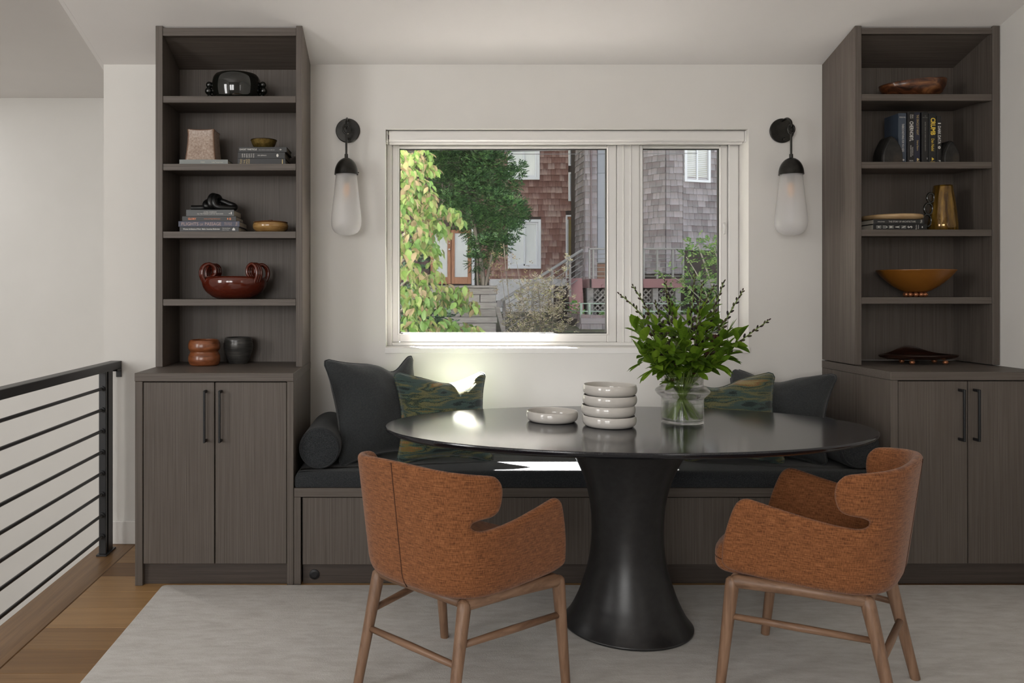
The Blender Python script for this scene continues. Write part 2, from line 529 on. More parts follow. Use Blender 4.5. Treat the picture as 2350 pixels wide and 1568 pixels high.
# ceiling: rises from the back wall to a ridge behind the viewer
mb = MB()
yr = -0.6
zr = ceil_z(yr)
mb.prof_x([(YW + 0.16, ceil_z(YW + 0.16)), (yr, zr), (-4.75, zr), (-4.75, zr + 0.2), (yr, zr + 0.2), (YW + 0.16, ceil_z(YW + 0.16) + 0.25)], XE, 2.85)
structure(mb.build('ceiling', ceil_m), 'white sloping ceiling rising from the window wall', 'ceiling')
CH = EYE + 443 * 5.4 / F                # flat stairwell ceiling, seen past the sloping one
mb = MB().box(-4.35, XE, 3.45, 5.55, CH, CH + 0.15)
structure(mb.build('ceiling_stairwell', ceil_m), 'flat grey white ceiling over the stairwell', 'ceiling')
mb = MB().box(-4.35, XE, -4.75, 3.45, zr, zr + 0.15)
mb.box(-4.35, XE, 3.45, 3.5, CH + 0.15, zr + 0.1)
mb.prof_x([(4.16, ceil_z(4.16)), (yr, zr), (yr, zr + 0.12), (4.16, zr + 0.12)], XE - 0.02, XE - 0.0005)
structure(mb.build('ceiling_landing', ceil_m), 'high ceiling over the landing behind the viewer', 'ceiling')

# unseen eave added over the window, sized to cut the high sun
mb = MB().prof_x([(YW + T_, 2.30), (4.79, 2.20), (4.79, 2.34), (YW + T_, 2.50)], XE + 0.15, 3.2)
structure(mb.build('sun_block_eave', plain('eave_paint', (0.5, 0.48, 0.45), 0.7)), 'unseen eave added over the window to block high sun', 'eave')

# floor: one slab, planks laid on it one by one
fl = thing('floor', 'warm brown oak plank floor', 'floor', kind='structure')
bx('subfloor', -1.50, 2.80, -4.6, 4.06, -0.22, -0.02, plain('subfloor', (0.1, 0.06, 0.03), 0.8), fl, 0)
edges = [4.0, 3.90] + [3.72 - 0.18 * i for i in range(45)]
rng = random.Random(3)
for i in range(len(edges) - 1):
    y1, y0 = edges[i], edges[i + 1]
    x = -1.3615
    cuts = []
    nx = -0.85 + rng.random() * 1.6 if i % 2 else -0.2 + rng.random() * 1.5
    while nx < 2.6:
        cuts.append(nx); nx += 1.2 + rng.random() * 0.9
    for cx in cuts + [2.69]:
        bx('plank', x + 0.0008, cx - 0.0008, y0 + 0.0009, y1 - 0.0009, -0.02, 0.0, plank_m, fl, 0.0012)
        x = cx
structure(bx('trim_1', -1.54, -1.3625, -4.6, YW, -0.22, 0.0, nosing_m, None, 0.004), 'oak border board along the stairwell edge of the floor', 'floor trim')
structure(bx('baseboard_left', XE, XL0, YW - 0.014, YW, 0, 0.1137, trim_m, None, 0.003), 'short white baseboard between railing and left cabinet', 'baseboard')

# ------------------------------------------------------------------ window
win = thing('window_1', 'white framed two part window with a wide and a narrow pane', 'window', (0.77, 4.12, WZ0), kind='structure')
YF = 4.12
gx = lambda px: wx(px, YF)
gz = lambda py: wz(py, YF)
fx0, fx1 = WX0 + 0.002, WX1 - 0.002
zt, zb = WZ1 - 0.03, WZ0 + 0.0045
def rect_frame(mb, x0, x1, z0, z1, t, y0, y1, tb=None, tt=None, tl=None, tr=None):
    tb = tb or t; tt = tt or t; tl = tl or t; tr = tr or t
    mb.box(x0, x0 + tl, y0, y1, z0, z1); mb.box(x1 - tr, x1, y0, y1, z0, z1)
    mb.box(x0 + tl, x1 - tr, y0, y1, z0, z0 + tb); mb.box(x0 + tl, x1 - tr, y0, y1, z1 - tt, z1)
mb = MB()
rect_frame(mb, fx0, fx1, zb, zt, 0.026, YF - 0.004, YF + 0.06, tb=gz(786) - zb, tr=0.05)
mb.build('outer_frame', frame_m, win, 0.003)
mx0, mx1 = gx(1417), gx(1468)
mb = MB()
mb.box(mx0, mx1, YF + 0.004, YF + 0.06, gz(786), zt - 0.026)
mb.box(gx(1430), gx(1432), YF - 0.002, YF + 0.01, gz(786), zt - 0.026)
mb.box(gx(1446), gx(1449), YF - 0.002, YF + 0.01, gz(786), zt - 0.026)
mb.build('mullion', frame_m, win, 0.002)
def sash(x0, x1, g0, g1, name, plab):
    mb = MB()
    gz0, gz1 = gz(766), gz(340)
    z0, z1 = gz(786), zt - 0.026
    tl, tr, tb, tt = g0 - x0, x1 - g1, gz0 - z0, z1 - gz1
    rect_frame(mb, x0, x1, z0, z1, 0.03, YF + 0.008, YF + 0.05, tb, tt, tl, tr)
    s_ = mb.build(name, frame_m, win, 0.004)
    mb = MB(); rect_frame(mb, g0 - 0.008, g1 + 0.008, gz0 - 0.008, gz1 + 0.008, 0.006, YF + 0.004, YF + 0.012)
    mb.build('glazing_bead', frame_m, s_, 0.0015)
    mb = MB(); rect_frame(mb, g0, g1, gz0, gz1, 0.0042, YF + 0.018, YF + 0.036)
    mb.build('gasket', gasket_m, s_, 0)
    MB().box(g0, g1, YF + 0.026, YF + 0.030, gz0, gz1).build('glass_pane', pane_m, s_, 0)
    return s_
sash(gx(900), gx(1416), gx(916.5), gx(1394), 'fixed_sash', '')
s2 = sash(gx(1469), gx(1671), gx(1476.6), gx(1653), 'casement_sash', '')
MB().tube([(gx(1662), YF + 0.0, gz(512)), (gx(1661), YF - 0.012, gz(520)), (gx(1659.5), YF - 0.016, gz(538))], [0.006, 0.005, 0.004], 8).build('casement_handle', frame_m, s2, sm=True)
mb = MB().box(WX0, WX1, YW - 0.004, YF + 0.03, WZ0 - 0.002, WZ0 + 0.004)
mb.build('sill_board', trim_m, win, 0.001)
mb = MB().box(WX0 - 0.003, WX1 + 0.003, YW - 0.006, YW + 0.012, WZ0 - 0.024, WZ0 + 0.003)
mb.build('sill_edge', trim_m, win, 0.0015)

# roller blind, rolled up in the head of the opening
bl = thing('roller_blind', 'white roller blind rolled up at the window head', 'blind', (0.77, 4.03, 2.0))
ybl = 4.025
bz1, bz0 = wz(300, ybl), wz(326, ybl)
pr = [(ybl + 0.07, bz0 + 0.004), (ybl + 0.012, bz0 + 0.004), (ybl + 0.002, bz0 + 0.010), (ybl, bz0 + 0.022), (ybl, bz1 - 0.008), (ybl + 0.006, bz1), (ybl + 0.07, bz1)]
MB().prof_x(pr, wx(893, ybl), wx(1708, ybl)).build('cassette', trim_m, bl, 0)
MB().prof_x([(ybl + 0.02, bz0 - 0.006), (ybl + 0.02, bz0 + 0.004), (ybl + 0.045, bz0 + 0.004), (ybl + 0.045, bz0 - 0.006)], wx(893, ybl), wx(1708, ybl)).build('hem_bar', trim_m, bl, 0.002)
bx('end_bracket', wx(886.5, ybl), wx(890, ybl), ybl + 0.004, ybl + 0.07, bz0, bz1, trim_m, bl, 0.001)
bx('end_bracket', wx(1710, ybl), wx(1715, ybl), ybl + 0.004, ybl + 0.07, bz0, bz1, trim_m, bl, 0.001)

# ------------------------------------------------------------------ built-in cabinets
CT = 0.902
def base_cabinet(x0, x1, label, st0, st1, doors, hx, dz):
    t = thing('base_cabinet', label, 'cabinet', ((x0 + x1) / 2, (YB + YW) / 2, 0), group='built-in base cabinets')
    zt = CT - 0.036 + dz
    bx('side_panel', x0, x0 + st0, YB, YW - 0.002, 0, zt, wood_v, t, 0.0015)
    bx('side_panel', x1 - st1, x1, YB, YW - 0.002, 0, zt, wood_v, t, 0.0015)
    bx('carcass', x0 + st0, x1 - st1, YB + 0.05, YW - 0.002, 0.09, zt, plain('cabinet_gap_black', (0.01, 0.009, 0.008), 0.8), t, 0)
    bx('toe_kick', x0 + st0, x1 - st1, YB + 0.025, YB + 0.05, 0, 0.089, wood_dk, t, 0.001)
    for (d0, d1), h in zip(doors, hx):
        d = bx('door', d0, d1, YB + 0.004, YB + 0.026, 0.0925, zt - 0.004, wood_v, t, 0.0012)
        z1, z0 = wz(895, YB) + dz, wz(1014, YB) + dz
        mb = MB().box(h - 0.0045, h + 0.0045, YB - 0.036, YB - 0.026, z0, z1)
        mb.box(h - 0.0045, h + 0.0045, YB - 0.028, YB + 0.005, z1 - 0.012, z1)
        mb.box(h - 0.0045, h + 0.0045, YB - 0.028, YB + 0.005, z0, z0 + 0.012)
        mb.build('handle', black_metal, d, 0.002)
    return t
bxp = lambda px: wx(px, YB)
base_cabinet(XL0, XL1, 'dark stained oak two door base cabinet beside the railing', bxp(327) - XL0, XL1 - bxp(658.5),
             [(bxp(328.5), bxp(491)), (bxp(493.5), bxp(657))], [bxp(473), bxp(507.5)], 0)
base_cabinet(XR0, XR1 - 0.003, 'dark stained oak two door base cabinet behind the right chair', bxp(2061) - XR0, 0.03,
             [(bxp(2063), bxp(2221.5)), (bxp(2224), XR1 - 0.032)], [wx(2213, YB - 0.03), wx(2247.5, YB - 0.03)], 0.005)
def counter(x0, x1, dz, label):
    o = bx('counter_top', x0 - 0.001, x1, YB - 0.003, YW - 0.002, CT - 0.0355 + dz, CT + dz, wood_h, None, 0.0015)
    return tag(o, label, 'counter')
counter(XL0, XL1 + 0.001, 0, 'dark oak counter top on the left base cabinet')
counter(XR0, XR1, 0.005, 'dark oak counter top on the right base cabinet')

SH = [CT + 0.3103 * k for k in range(1, 5)]
def shelf_unit(x0, x1, dz, label, s0, s1):
    t = thing('shelf_unit', label, 'shelf unit', ((x0 + x1) / 2, 3.85, CT + dz), group='built-in open shelf units')
    zb = CT + dz + 0.0005
    def slab_side(a, b):
        mb = MB()
        yb = YW - 0.002
        vs = [(a, YU, zb), (b, YU, zb), (b, yb, zb), (a, yb, zb),
              (a, YU, ceil_z(YU) - 0.002), (b, YU, ceil_z(YU) - 0.002), (b, yb, ceil_z(yb) - 0.002), (a, yb, ceil_z(yb) - 0.002)]
        mb.add(vs, [(0, 3, 2, 1), (4, 5, 6, 7), (0, 1, 5, 4), (2, 3, 7, 6), (0, 4, 7, 3), (1, 2, 6, 5)])
        mb.build('side_panel', wood_v, t, 0.0012)
    slab_side(x0, x0 + s0); slab_side(x1 - s1, x1)
    a, b = x0 + s0 + 0.0005, x1 - s1 - 0.0005
    bx('top_rail', a, b, YU + 0.002, YU + 0.022, 2.419 + dz, ceil_z(YU + 0.022) - 0.004, wood_h, t, 0.001)
    mb = MB()
    yb = YW - 0.03
    mb.prof_x([(YU + 0.0225, 2.423 + dz), (yb, 2.423 + dz - (yb - YU) * CS), (yb, 2.435 + dz - (yb - YU) * CS), (YU + 0.0225, 2.435 + dz)], a, b)
    mb.build('top_panel', wood_h, t, 0)
    bx('back_panel', a, b, YW - 0.03, YW - 0.004, zb, 2.43 - (yb - YU) * CS + dz, wood_v, t, 0)
    for z in SH:
        z += dz
        # shelf board with a deeper front edge
        mb = MB().prof_x([(YU + 0.003, z - 0.030), (YU + 0.028, z - 0.030), (YU + 0.028, z - 0.019), (YW - 0.0305, z - 0.019), (YW - 0.0305, z), (YU + 0.003, z)], a + 0.001, b - 0.001)
        mb.build('shelf', wood_h, t, 0.0008)
    return t
shelf_unit(XL0, XL1, 0, 'tall dark oak shelf unit on the left, near the railing', 0.032, 0.029)
shelf_unit(XR0, XR1 - 0.003, 0.009, 'tall dark oak shelf unit on the right, against the right wall', 0.030, 0.033)

# ------------------------------------------------------------------ bench
bn = thing('bench', 'dark oak built-in bench between the two base cabinets', 'bench', ((XL1 + XR0) / 2, 3.7, 0))
BX0, BX1 = XL1 + 0.0015, XR0 - 0.0015
BT = wz(1121, YB)
bx('top_board', BX0, BX1, YB + 0.002, YW - 0.002, wz(1141.5, YB), BT, wood_h, bn, 0.0012)
bx('stile', BX0, bxp(690), YB + 0.002, YB + 0.06, 0, wz(1142, YB), wood_v, bn, 0.001)
bx('stile', BX1 - 0.03, BX1, YB + 0.002, YB + 0.06, 0, wz(1142, YB), wood_v, bn, 0.001)
bx('carcass', bxp(690), BX1 - 0.03, YB + 0.06, YW - 0.002, 0.09, wz(1142, YB), bpy.data.materials['cabinet_gap_black'], bn, 0)
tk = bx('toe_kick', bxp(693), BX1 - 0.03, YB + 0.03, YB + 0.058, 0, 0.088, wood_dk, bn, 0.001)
pe = [bxp(693.5), bxp(1028), bxp(1362), bxp(1698), BX1 - 0.033]
for a, b in zip(pe, pe[1:]):
    bx('front_panel', a + 0.001, b - 0.0025, YB + 0.006, YB + 0.028, wz(1297, YB), wz(1143.5, YB), wood_v, bn, 0.001)
mb = MB().lathe([(0, 0), (0.021, 0), (0.021, 0.006), (0.012, 0.008), (0, 0.008)], 28)
mb.move(Matrix.Translation((bxp(719.5), YB + 0.030, wz(1318, YB + 0.03))) @ Matrix.Rotation(PI / 2, 4, 'X'))
mb.build('round_outlet', black_metal, tk, sm=False)

# seat cushion, bolsters, pillows
def round_rect(x0, x1, y0, y1, r, n=6):
    out = []
    for cx, cy, a0 in ((x1 - r, y0 + r, -PI / 2), (x1 - r, y1 - r, 0), (x0 + r, y1 - r, PI / 2), (x0 + r, y0 + r, PI)):
        for k in range(n + 1):
            a = a0 + PI / 2 * k / n
            out.append((cx + r * math.cos(a), cy + r * math.sin(a)))
    return out
CU = 0.482
def densify(poly, step):
    out = []
    for i, p in enumerate(poly):
        q = poly[(i + 1) % len(poly)]
        n = max(1, int(math.dist(p, q) / step))
        out += [(lerp(p[0], q[0], k / n), lerp(p[1], q[1], k / n)) for k in range(n)]
    return out
mb = MB().pad(densify(round_rect(BX0 + 0.002, BX1 - 0.002, YB + 0.004, YW - 0.004, 0.012, 3), 0.08), BT + 0.0005, CU, 0.032, 5, 0.002, 0.008)
cu = mb.build('bench_cushion', charcoal, None, sm=True)
tag(cu, 'long charcoal seat cushion lying on the built-in bench', 'cushion')

def bolster(x, label):
    t = thing('bolster', label, 'bolster', (x, 3.71, CU + 0.001), group='charcoal bolsters at the bench ends')
    r = 0.089
    M_ = Matrix.Translation((x, 3.47, CU + r + 0.001)) @ Matrix.Rotation(-PI / 2, 4, 'X')
    mb = MB().lathe([(0, 0.004), (0.03, 0.003), (0.066, 0.003), (0.078, 0.004), (r - 0.001, 0.012), (r, 0.03), (r, 0.25), (r, 0.46), (r - 0.002, 0.485), (0.075, 0.495), (0, 0.496)], 40).move(M_)
    mb.build('roll', charcoal, t, sm=True)
    for z in (0.006,):
        pts = [(0.0815 * math.cos(a), 0.0815 * math.sin(a), z) for a in [2 * PI * k / 48 for k in range(48)]]
        MB().tube(pts, 0.0036, 8, closed=True).move(M_).build('piping', charcoal, t, sm=True)
bolster(-0.398, 'charcoal bolster beside the left cabinet')
bolster(1.928, 'charcoal bolster beside the right cabinet, behind the right chair')

def pillow(name, label, mat, w, h, th, pos, yaw, lean, dent=(0.1, 0.05, 0.13), seed=0, roll=0.0, grp=None, low=0.0):
    """pos: bottom centre; lean: angle of leaning back"""
    t = thing(name, label, 'pillow', pos, (0, 0, yaw), group=grp)
    n = 30
    r_ = random.Random(seed)
    mb = MB()
    idx = {}
    vs, fs = [], []
    L = Matrix.Rotation(-lean, 4, 'X') @ Matrix.Rotation(roll, 4, 'Y')
    def P(i, j, sgn):
        u = math.sin((-1 + 2 * i / n) * PI / 2) * .35 + (-1 + 2 * i / n) * .65
        v = math.sin((-1 + 2 * j / n) * PI / 2) * .35 + (-1 + 2 * j / n) * .65
        k = 0.17
        x = u * w / 2 * (1 - k * (1 - v * v) * (0.25 + 0.75 * u * u))
        z = v * h / 2 * (1 - k * (1 - u * u) * (0.25 + 0.75 * v * v))
        # rounded ears
        cr = max(0, abs(u) - .86) * max(0, abs(v) - .86) / .0196
        x -= math.copysign(0.016 * cr, u); z -= math.copysign(0.016 * cr, v)
        q = max(0.0, (1 - abs(u) ** 2.2)) * max(0.0, (1 - abs(v) ** 2.2))
        y = sgn * th / 2 * q ** 0.5
        # chop in the top edge
        if v > -0.3:
            g = math.exp(-((u - dent[0]) / dent[2]) ** 2) * max(0, (v + 0.3) / 1.3) ** 2
            z -= dent[1] * g
            y *= 1 - 0.35 * g
            crease = math.exp(-((u - dent[0]) / (dent[2] * .35)) ** 2) * max(0, (v + 0.1) / 1.1) ** 1.5
            y -= sgn * 0.014 * crease * (1 - abs(v)) ** .3
        nz = mnoise.noise(Vector((u * 1.9 + seed * 3.1, v * 1.9, sgn * 2.0)))
        nz2 = mnoise.noise(Vector((u * 4.3 + seed * 1.7, v * 4.3, sgn * 5.0)))
        y += (0.016 * nz + 0.005 * nz2) * q ** 0.5 * sgn
        # folds running out of the corners
        cu_, cv_ = 1 - abs(u), 1 - abs(v)
        fold = math.sin((cu_ - cv_) * 22 + seed) * math.exp(-(cu_ + cv_) * 3.2)
        y += 0.010 * fold * min(1, q * 6)
        p = L @ Vector((x, y, z + h / 2 * 0.93))
        return p
    for sgn in (-1, 1):
        for j in range(n + 1):
            for i in range(n + 1):
                edge = i in (0, n) or j in (0, n)
                key = (i, j, 0 if edge else sgn)
                if key not in idx:
                    idx[key] = len(vs); vs.append(P(i, j, sgn))
        for j in range(n):
            for i in range(n):
                g = lambda a, b: idx[(a, b, 0 if (a in (0, n) or b in (0, n)) else sgn)]
                fs.append((g(i, j), g(i + 1, j), g(i + 1, j + 1), g(i, j + 1)))
    mz = min(v.z for v in vs)
    vs = [(v.x, v.y, v.z - mz) for v in vs]
    mb.add(vs, fs)
    mb.build('cover', mat, t, sm=True, local=True)
    loop = [vs[idx[(i, 0, 0)]] for i in range(n)] + [vs[idx[(n, j, 0)]] for j in range(n)] + [vs[idx[(n - i, n, 0)]] for i in range(n)] + [vs[idx[(0, n - j, 0)]] for j in range(n)]
    MB().tube(loop, 0.0035, 6, closed=True).build('seam', mat, t, sm=True, local=True)
    return t

def landscape_fabric():
    m, t, b = new_mat('woven_landscape_fabric')
    tc = node(t, 'ShaderNodeTexCoord')
    mp = node(t, 'ShaderNodeMapping'); mp.inputs['Scale'].default_value = (4.0, 4.0, 25)
    t.links.new(tc.outputs['Object'], mp.inputs[0])
    nz = node(t, 'ShaderNodeTexNoise', i_Scale=1.0, i_Detail=2.5, i_Roughness=0.5, i_Distortion=0.35)
    t.links.new(mp.outputs[0], nz.inputs['Vector'])
    fine = node(t, 'ShaderNodeTexNoise', i_Scale=260.0, i_Detail=2.0)
    t.links.new(tc.outputs['Object'], fine.inputs['Vector'])
    ad = node(t, 'ShaderNodeMath', operation='MULTIPLY_ADD'); ad.inputs[1].default_value = 0.12; 
    t.links.new(fine.outputs['Fac'], ad.inputs[0]); t.links.new(nz.outputs['Fac'], ad.inputs[2])
    rp = ramp(t, [(0.0, (0.010, 0.014, 0.012)), (0.44, (0.014, 0.022, 0.020)), (0.47, (0.042, 0.070, 0.064)), (0.52, (0.034, 0.058, 0.050)),
                  (0.545, (0.085, 0.092, 0.050)), (0.575, (0.125, 0.115, 0.048)), (0.60, (0.040, 0.055, 0.030)), (0.62, (0.015, 0.02, 0.016)), (0.64, (0.045, 0.085, 0.070)),
                  (0.68, (0.12, 0.105, 0.032)), (0.71, (0.16, 0.075, 0.025)), (0.76, (0.22, 0.17, 0.07))])
    t.links.new(ad.outputs[0], rp.inputs[0])
    t.links.new(rp.outputs[0], b.inputs['Base Color'])
    b.inputs['Roughness'].default_value = 0.9
    b.inputs['Sheen Weight'].default_value = 0.3
    b.inputs['Specular IOR Level'].default_value = 0.2
    bp = node(t, 'ShaderNodeBump', i_Strength=0.5, i_Distance=0.003)
    t.links.new(ad.outputs[0], bp.inputs['Height']); t.links.new(bp.outputs[0], b.inputs['Normal'])
    return m
land_m = landscape_fabric()
pillow('square_pillow', 'large plain slate pillow leaning in the left bench corner', slate_velvet, 0.52, 0.50, 0.19, (-0.115, 3.69, CU), math.radians(37), 0.30, (0.46, 0.055, 0.30), 1, grp='pillows on the bench')
pillow('square_pillow', 'green woven landscape pillow on the left, one corner in sun', land_m, 0.45, 0.44, 0.15, (0.150, 3.625, CU), math.radians(7), 0.40, (0.2, 0.03, 0.45), 2, grp='pillows on the bench')
pillow('square_pillow', 'green woven landscape pillow right of the glass vase', land_m, 0.45, 0.44, 0.15, (1.44, 3.615, CU), math.radians(-8), 0.38, (-0.30, 0.055, 0.5), 5, grp='pillows on the bench')
pillow('square_pillow', 'plain slate pillow slumped in the right bench corner', slate_velvet, 0.50, 0.47, 0.17, (1.635, 3.70, CU), math.radians(-38), 0.55, (-0.1, 0.035, 0.4), 4, grp='pillows on the bench')

# ------------------------------------------------------------------ rug, railing
mb = MB().pad(densify(round_rect(-1.05, 2.64, 0.4, 3.405, 0.02, 3), 0.05), 0.0008, 0.013, 0.006, 3, 0)
rg = mb.build('rug', rug_m, None, sm=True)
tag(rg, 'large pale grey wool rug under table and chairs', 'rug')

ra = thing('railing', 'black steel stair railing with eight thin horizontal bars', 'railing', (-1.46, 3.83, 0))
RX = -1.455
bx('post', RX - 0.022, RX + 0.011, 3.815, 3.832, 0.008, 0.868, rail_metal, ra, 0.0012)
bx('post', RX - 0.022, RX + 0.011, 3.848, 3.905, 0.008, 0.868, rail_metal, ra, 0.0012)
bx('base_plate', RX - 0.030, RX + 0.019, 3.800, 3.925, 0.0003, 0.008, rail_metal, ra, 0.001)
bx('top_rail', RX - 0.034, RX + 0.020, 0.9, YW - 0.0005, 0.868, 0.905, rail_metal, ra, 0.002)
bk = bx('wall_bracket', RX - 0.006, RX + 0.020, YW - 0.008, YW - 0.0005, 0.825, 0.868, rail_metal, ra, 0.001)
bx('wall_bracket', RX - 0.006, RX + 0.020, 3.94, YW - 0.008, 0.858, 0.868, rail_metal, ra, 0.001)
for k in range(8):
    z = 0.0926 + 0.0995 * k
    b_ = MB().tube([(RX - 0.005, 0.9, z), (RX - 0.005, 3.818, z)], 0.0075, 10).build('bar', rail_metal, ra, sm=True, auto=1.0)
    MB().tube([(RX - 0.005, 3.803, z), (RX - 0.005, 3.816, z)], 0.0125, 12).build('collar', rail_metal, b_, sm=True, auto=1.0)
bx('post', RX - 0.022, RX + 0.011, 1.5, 1.53, 0.0003, 0.868, rail_metal, ra, 0.0012)

# ------------------------------------------------------------------ sconces
def sconce(x, label):
    t = thing('wall_sconce', label, 'wall lamp', (x, YW, 1.9), group='wall sconces beside the window')
    yh = 3.895
    zp = wz(299, 3.98)
    M_ = Matrix.Translation((x, YW - 0.0005, zp)) @ Matrix.Rotation(PI / 2, 4, 'X')
    MB().lathe([(0, 0), (0.059, 0), (0.060, 0.003), (0.060, 0.011), (0.057, 0.014), (0, 0.0145)], 48).move(M_).build('backplate', bronze, t, sm=True, auto=0.6)
    # hook bent out of the plate
    hook = spline([(x, YW - 0.013, zp + 0.047), (x, YW - 0.06, zp + 0.05), (x, YW - 0.100, zp + 0.03), (x, YW - 0.108, zp + 0.004), (x, YW - 0.097, zp - 0.008), (x, YW - 0.083, zp - 0.002)], 6)
    MB().tube(hook, 0.0052, 10).build('hook', bronze, t, sm=True)
    MB().sphere((x + 0.006, YW - 0.02, zp - 0.043), 0.007).build('screw', bronze, t, sm=True)
    # rod with eye
    ct = wz(362, yh)
    eye = [(x + 0.015 * math.sin(a), yh, zp - 0.012 + 0.021 * math.cos(a)) for a in [2 * PI * k / 28 for k in range(28)]]
    r_ = MB().tube(eye, 0.0052, 10, closed=True).build('rod_eye', bronze, t, sm=True)
    MB().tube([(x, yh, zp - 0.03), (x, yh, ct + 0.005)], 0.0052, 10).tube([(x, yh, ct - 0.002), (x, yh, ct + 0.017)], 0.0085, 12).build('rod', bronze, t, sm=True, auto=0.8)
    cb = wz(399, yh)
    H = ct - cb
    prof = [(0, 0.0)]
    for k in range(1, 11):
        a = PI / 2 * k / 10
        prof.append((0.057 * math.sin(a), H * (math.cos(a) - 1) ))
    prof += [(0.058, -H - 0.004), (0.055, -H - 0.004), (0.052, -H)]
    cap = MB().lathe(prof, 40, (x, yh, ct)).build('cap', bronze, t, sm=True, auto=0.8)
    MB().sphere((x + 0.058, yh - 0.004, cb + 0.005), 0.0035, 8, 6).build('thumb_screw', bronze, cap, sm=True)
    # frosted drop
    zb = wz(541, yh)
    L = cb - zb
    pts = [(0.050, 0.0), (0.052, 0.02), (0.056, 0.06), (0.060, 0.10), (0.0645, 0.14), (0.069, 0.18), (0.0725, 0.215), (0.0735, 0.235), (0.072, 0.255), (0.066, 0.275), (0.055, 0.290), (0.038, 0.300), (0.019, 0.3045), (0, 0.306)]
    k = L / 0.306
    out = [(r, -z * k) for r, z in pts]
    MB().lathe(out, 44, (x, yh, cb)).build('glass_shade', frost, t, sm=True)
    sk = MB().lathe([(0, 0.0), (0.016, 0.0), (0.016, -0.045), (0, -0.047)], 20, (x, yh, cb)).build('socket', plain('socket_grey', (0.10, 0.10, 0.10), 0.5), t, sm=True, auto=0.8)
    MB().lathe([(0.009, -0.045), (0.014, -0.065), (0.015, -0.085), (0.010, -0.108), (0, -0.116)], 18, (x, yh, cb)).build('bulb', plain('bulb_amber', (0.75, 0.40, 0.18), 0.3), t, sm=True)
sconce(-0.3155, 'frosted glass drop sconce left of the window')
sconce(1.828, 'frosted glass drop sconce right of the window')

# ------------------------------------------------------------------ table
TZ = 0.74
TCX, TCY, TA, TB_ = 0.811, 3.06, 0.9133, 0.523
tb = thing('dining_table', 'oval black dining table on a flared round pedestal', 'table', (0.80, 3.0, 0.013))
ell = [(TCX + TA * math.cos(2 * PI * k / 128), TCY + TB_ * math.sin(2 * PI * k / 128)) for k in range(128)]
mb = MB()
rings = [(0.06, -0.030), (0.03, -0.026), (0.010, -0.018), (0.002, -0.011), (0, -0.006), (0.001, -0.002), (0.004, 0.0)]
vs, fs = [], []
for ins, dz in rings:
    vs += [(TCX + (TA - ins) * math.cos(2 * PI * k / 128), TCY + (TB_ - ins) * math.sin(2 * PI * k / 128), TZ + dz) for k in range(128)]
for a in range(len(rings) - 1):
    for k in range(128):
        k2 = (k + 1) % 128
        fs.append((a * 128 + k, a * 128 + k2, (a + 1) * 128 + k2, (a + 1) * 128 + k))
fs.append(tuple(range((len(rings) - 1) * 128, len(rings) * 128)))
fs.append(tuple(reversed(range(128))))
mb.add(vs, fs)
mb.build('table_top', table_m, tb, sm=True, auto=0.5)
prof = [(0, 0.0135), (0.230, 0.0135), (0.2345, 0.017), (0.235, 0.022), (0.2235, 0.036), (0.2085, 0.058), (0.191, 0.092), (0.174, 0.132), (0.150, 0.206), (0.1365, 0.27), (0.1305, 0.33), (0.1295, 0.37), (0.1325, 0.43), (0.141, 0.49), (0.155, 0.545), (0.1775, 0.60), (0.203, 0.65), (0.227, 0.69), (0.24, 0.7095), (0, 0.7095)]
pp = [(0, 0.0135, 0), (0.230, 0.0135, 0)] 
sm_ = spline([(r, z, 0) for r, z in prof[3:-1]], 4)
P2 = prof[:3] + [(p.x, p.y) for p in sm_] + [prof[-1]]
MB().lathe(P2, 96, (0.80, 3.0, 0)).build('pedestal', ped_m, tb, sm=True, auto=0.9)

# ------------------------------------------------------------------ chairs
HALF = [(0, -.228), (.045, -.2275), (.09, -.225), (.14, -.216), (.182, -.196), (.213, -.165), (.233, -.12), (.246, -.05), (.252, .03), (.256, .10), (.258, .18), (.258, .30)]
HALF = [(x * 0.95, y) for x, y in HALF]
HS = [0]
for p, q in zip(HALF, HALF[1:]): HS.append(HS[-1] + math.dist(p, q))
HC = spline([(x, y, 0) for x, y in HALF], 10)
HCS = [0]
for p, q in zip(HC, HC[1:]): HCS.append(HCS[-1] + (q - p).length)
def plan(s):
    sg = 1 if s >= 0 else -1
    a = min(abs(s), HCS[-1] - 1e-6)
    import bisect
    i = bisect.bisect_right(HCS, a) - 1
    i = min(i, len(HC) - 2)
    t = (a - HCS[i]) / (HCS[i + 1] - HCS[i])
    p = HC[i].lerp(HC[i + 1], t)
    i0, i1 = max(i - 3, 0), min(i + 4, len(HC) - 1)
    d = (HC[i1] - HC[i0]).normalized()
    if i < 4: d = d.lerp(Vector((1, 0, 0)), 1 - (i + t) / 4).normalized()
    nx, ny = d.y, -d.x
    return sg * p.x, p.y, sg * nx, ny
SHELL = [(0, .372), (.25, .372), (.50, .378), (.575, .386), (.600, .402), (.602, .43), (.596, .48), (.578, .545), (.560, .592), (.545, .612), (.525, .621), (.50, .618), (.45, .607), (.38, .593), (.30, .579), (.25, .573), (.226, .574), (.212, .583), (.213, .596), (.230, .605), (.262, .611), (.281, .625), (.290, .655), (.289, .690), (.277, .715), (.25, .731), (.15, .746), (.07, .753), (0, .755)]
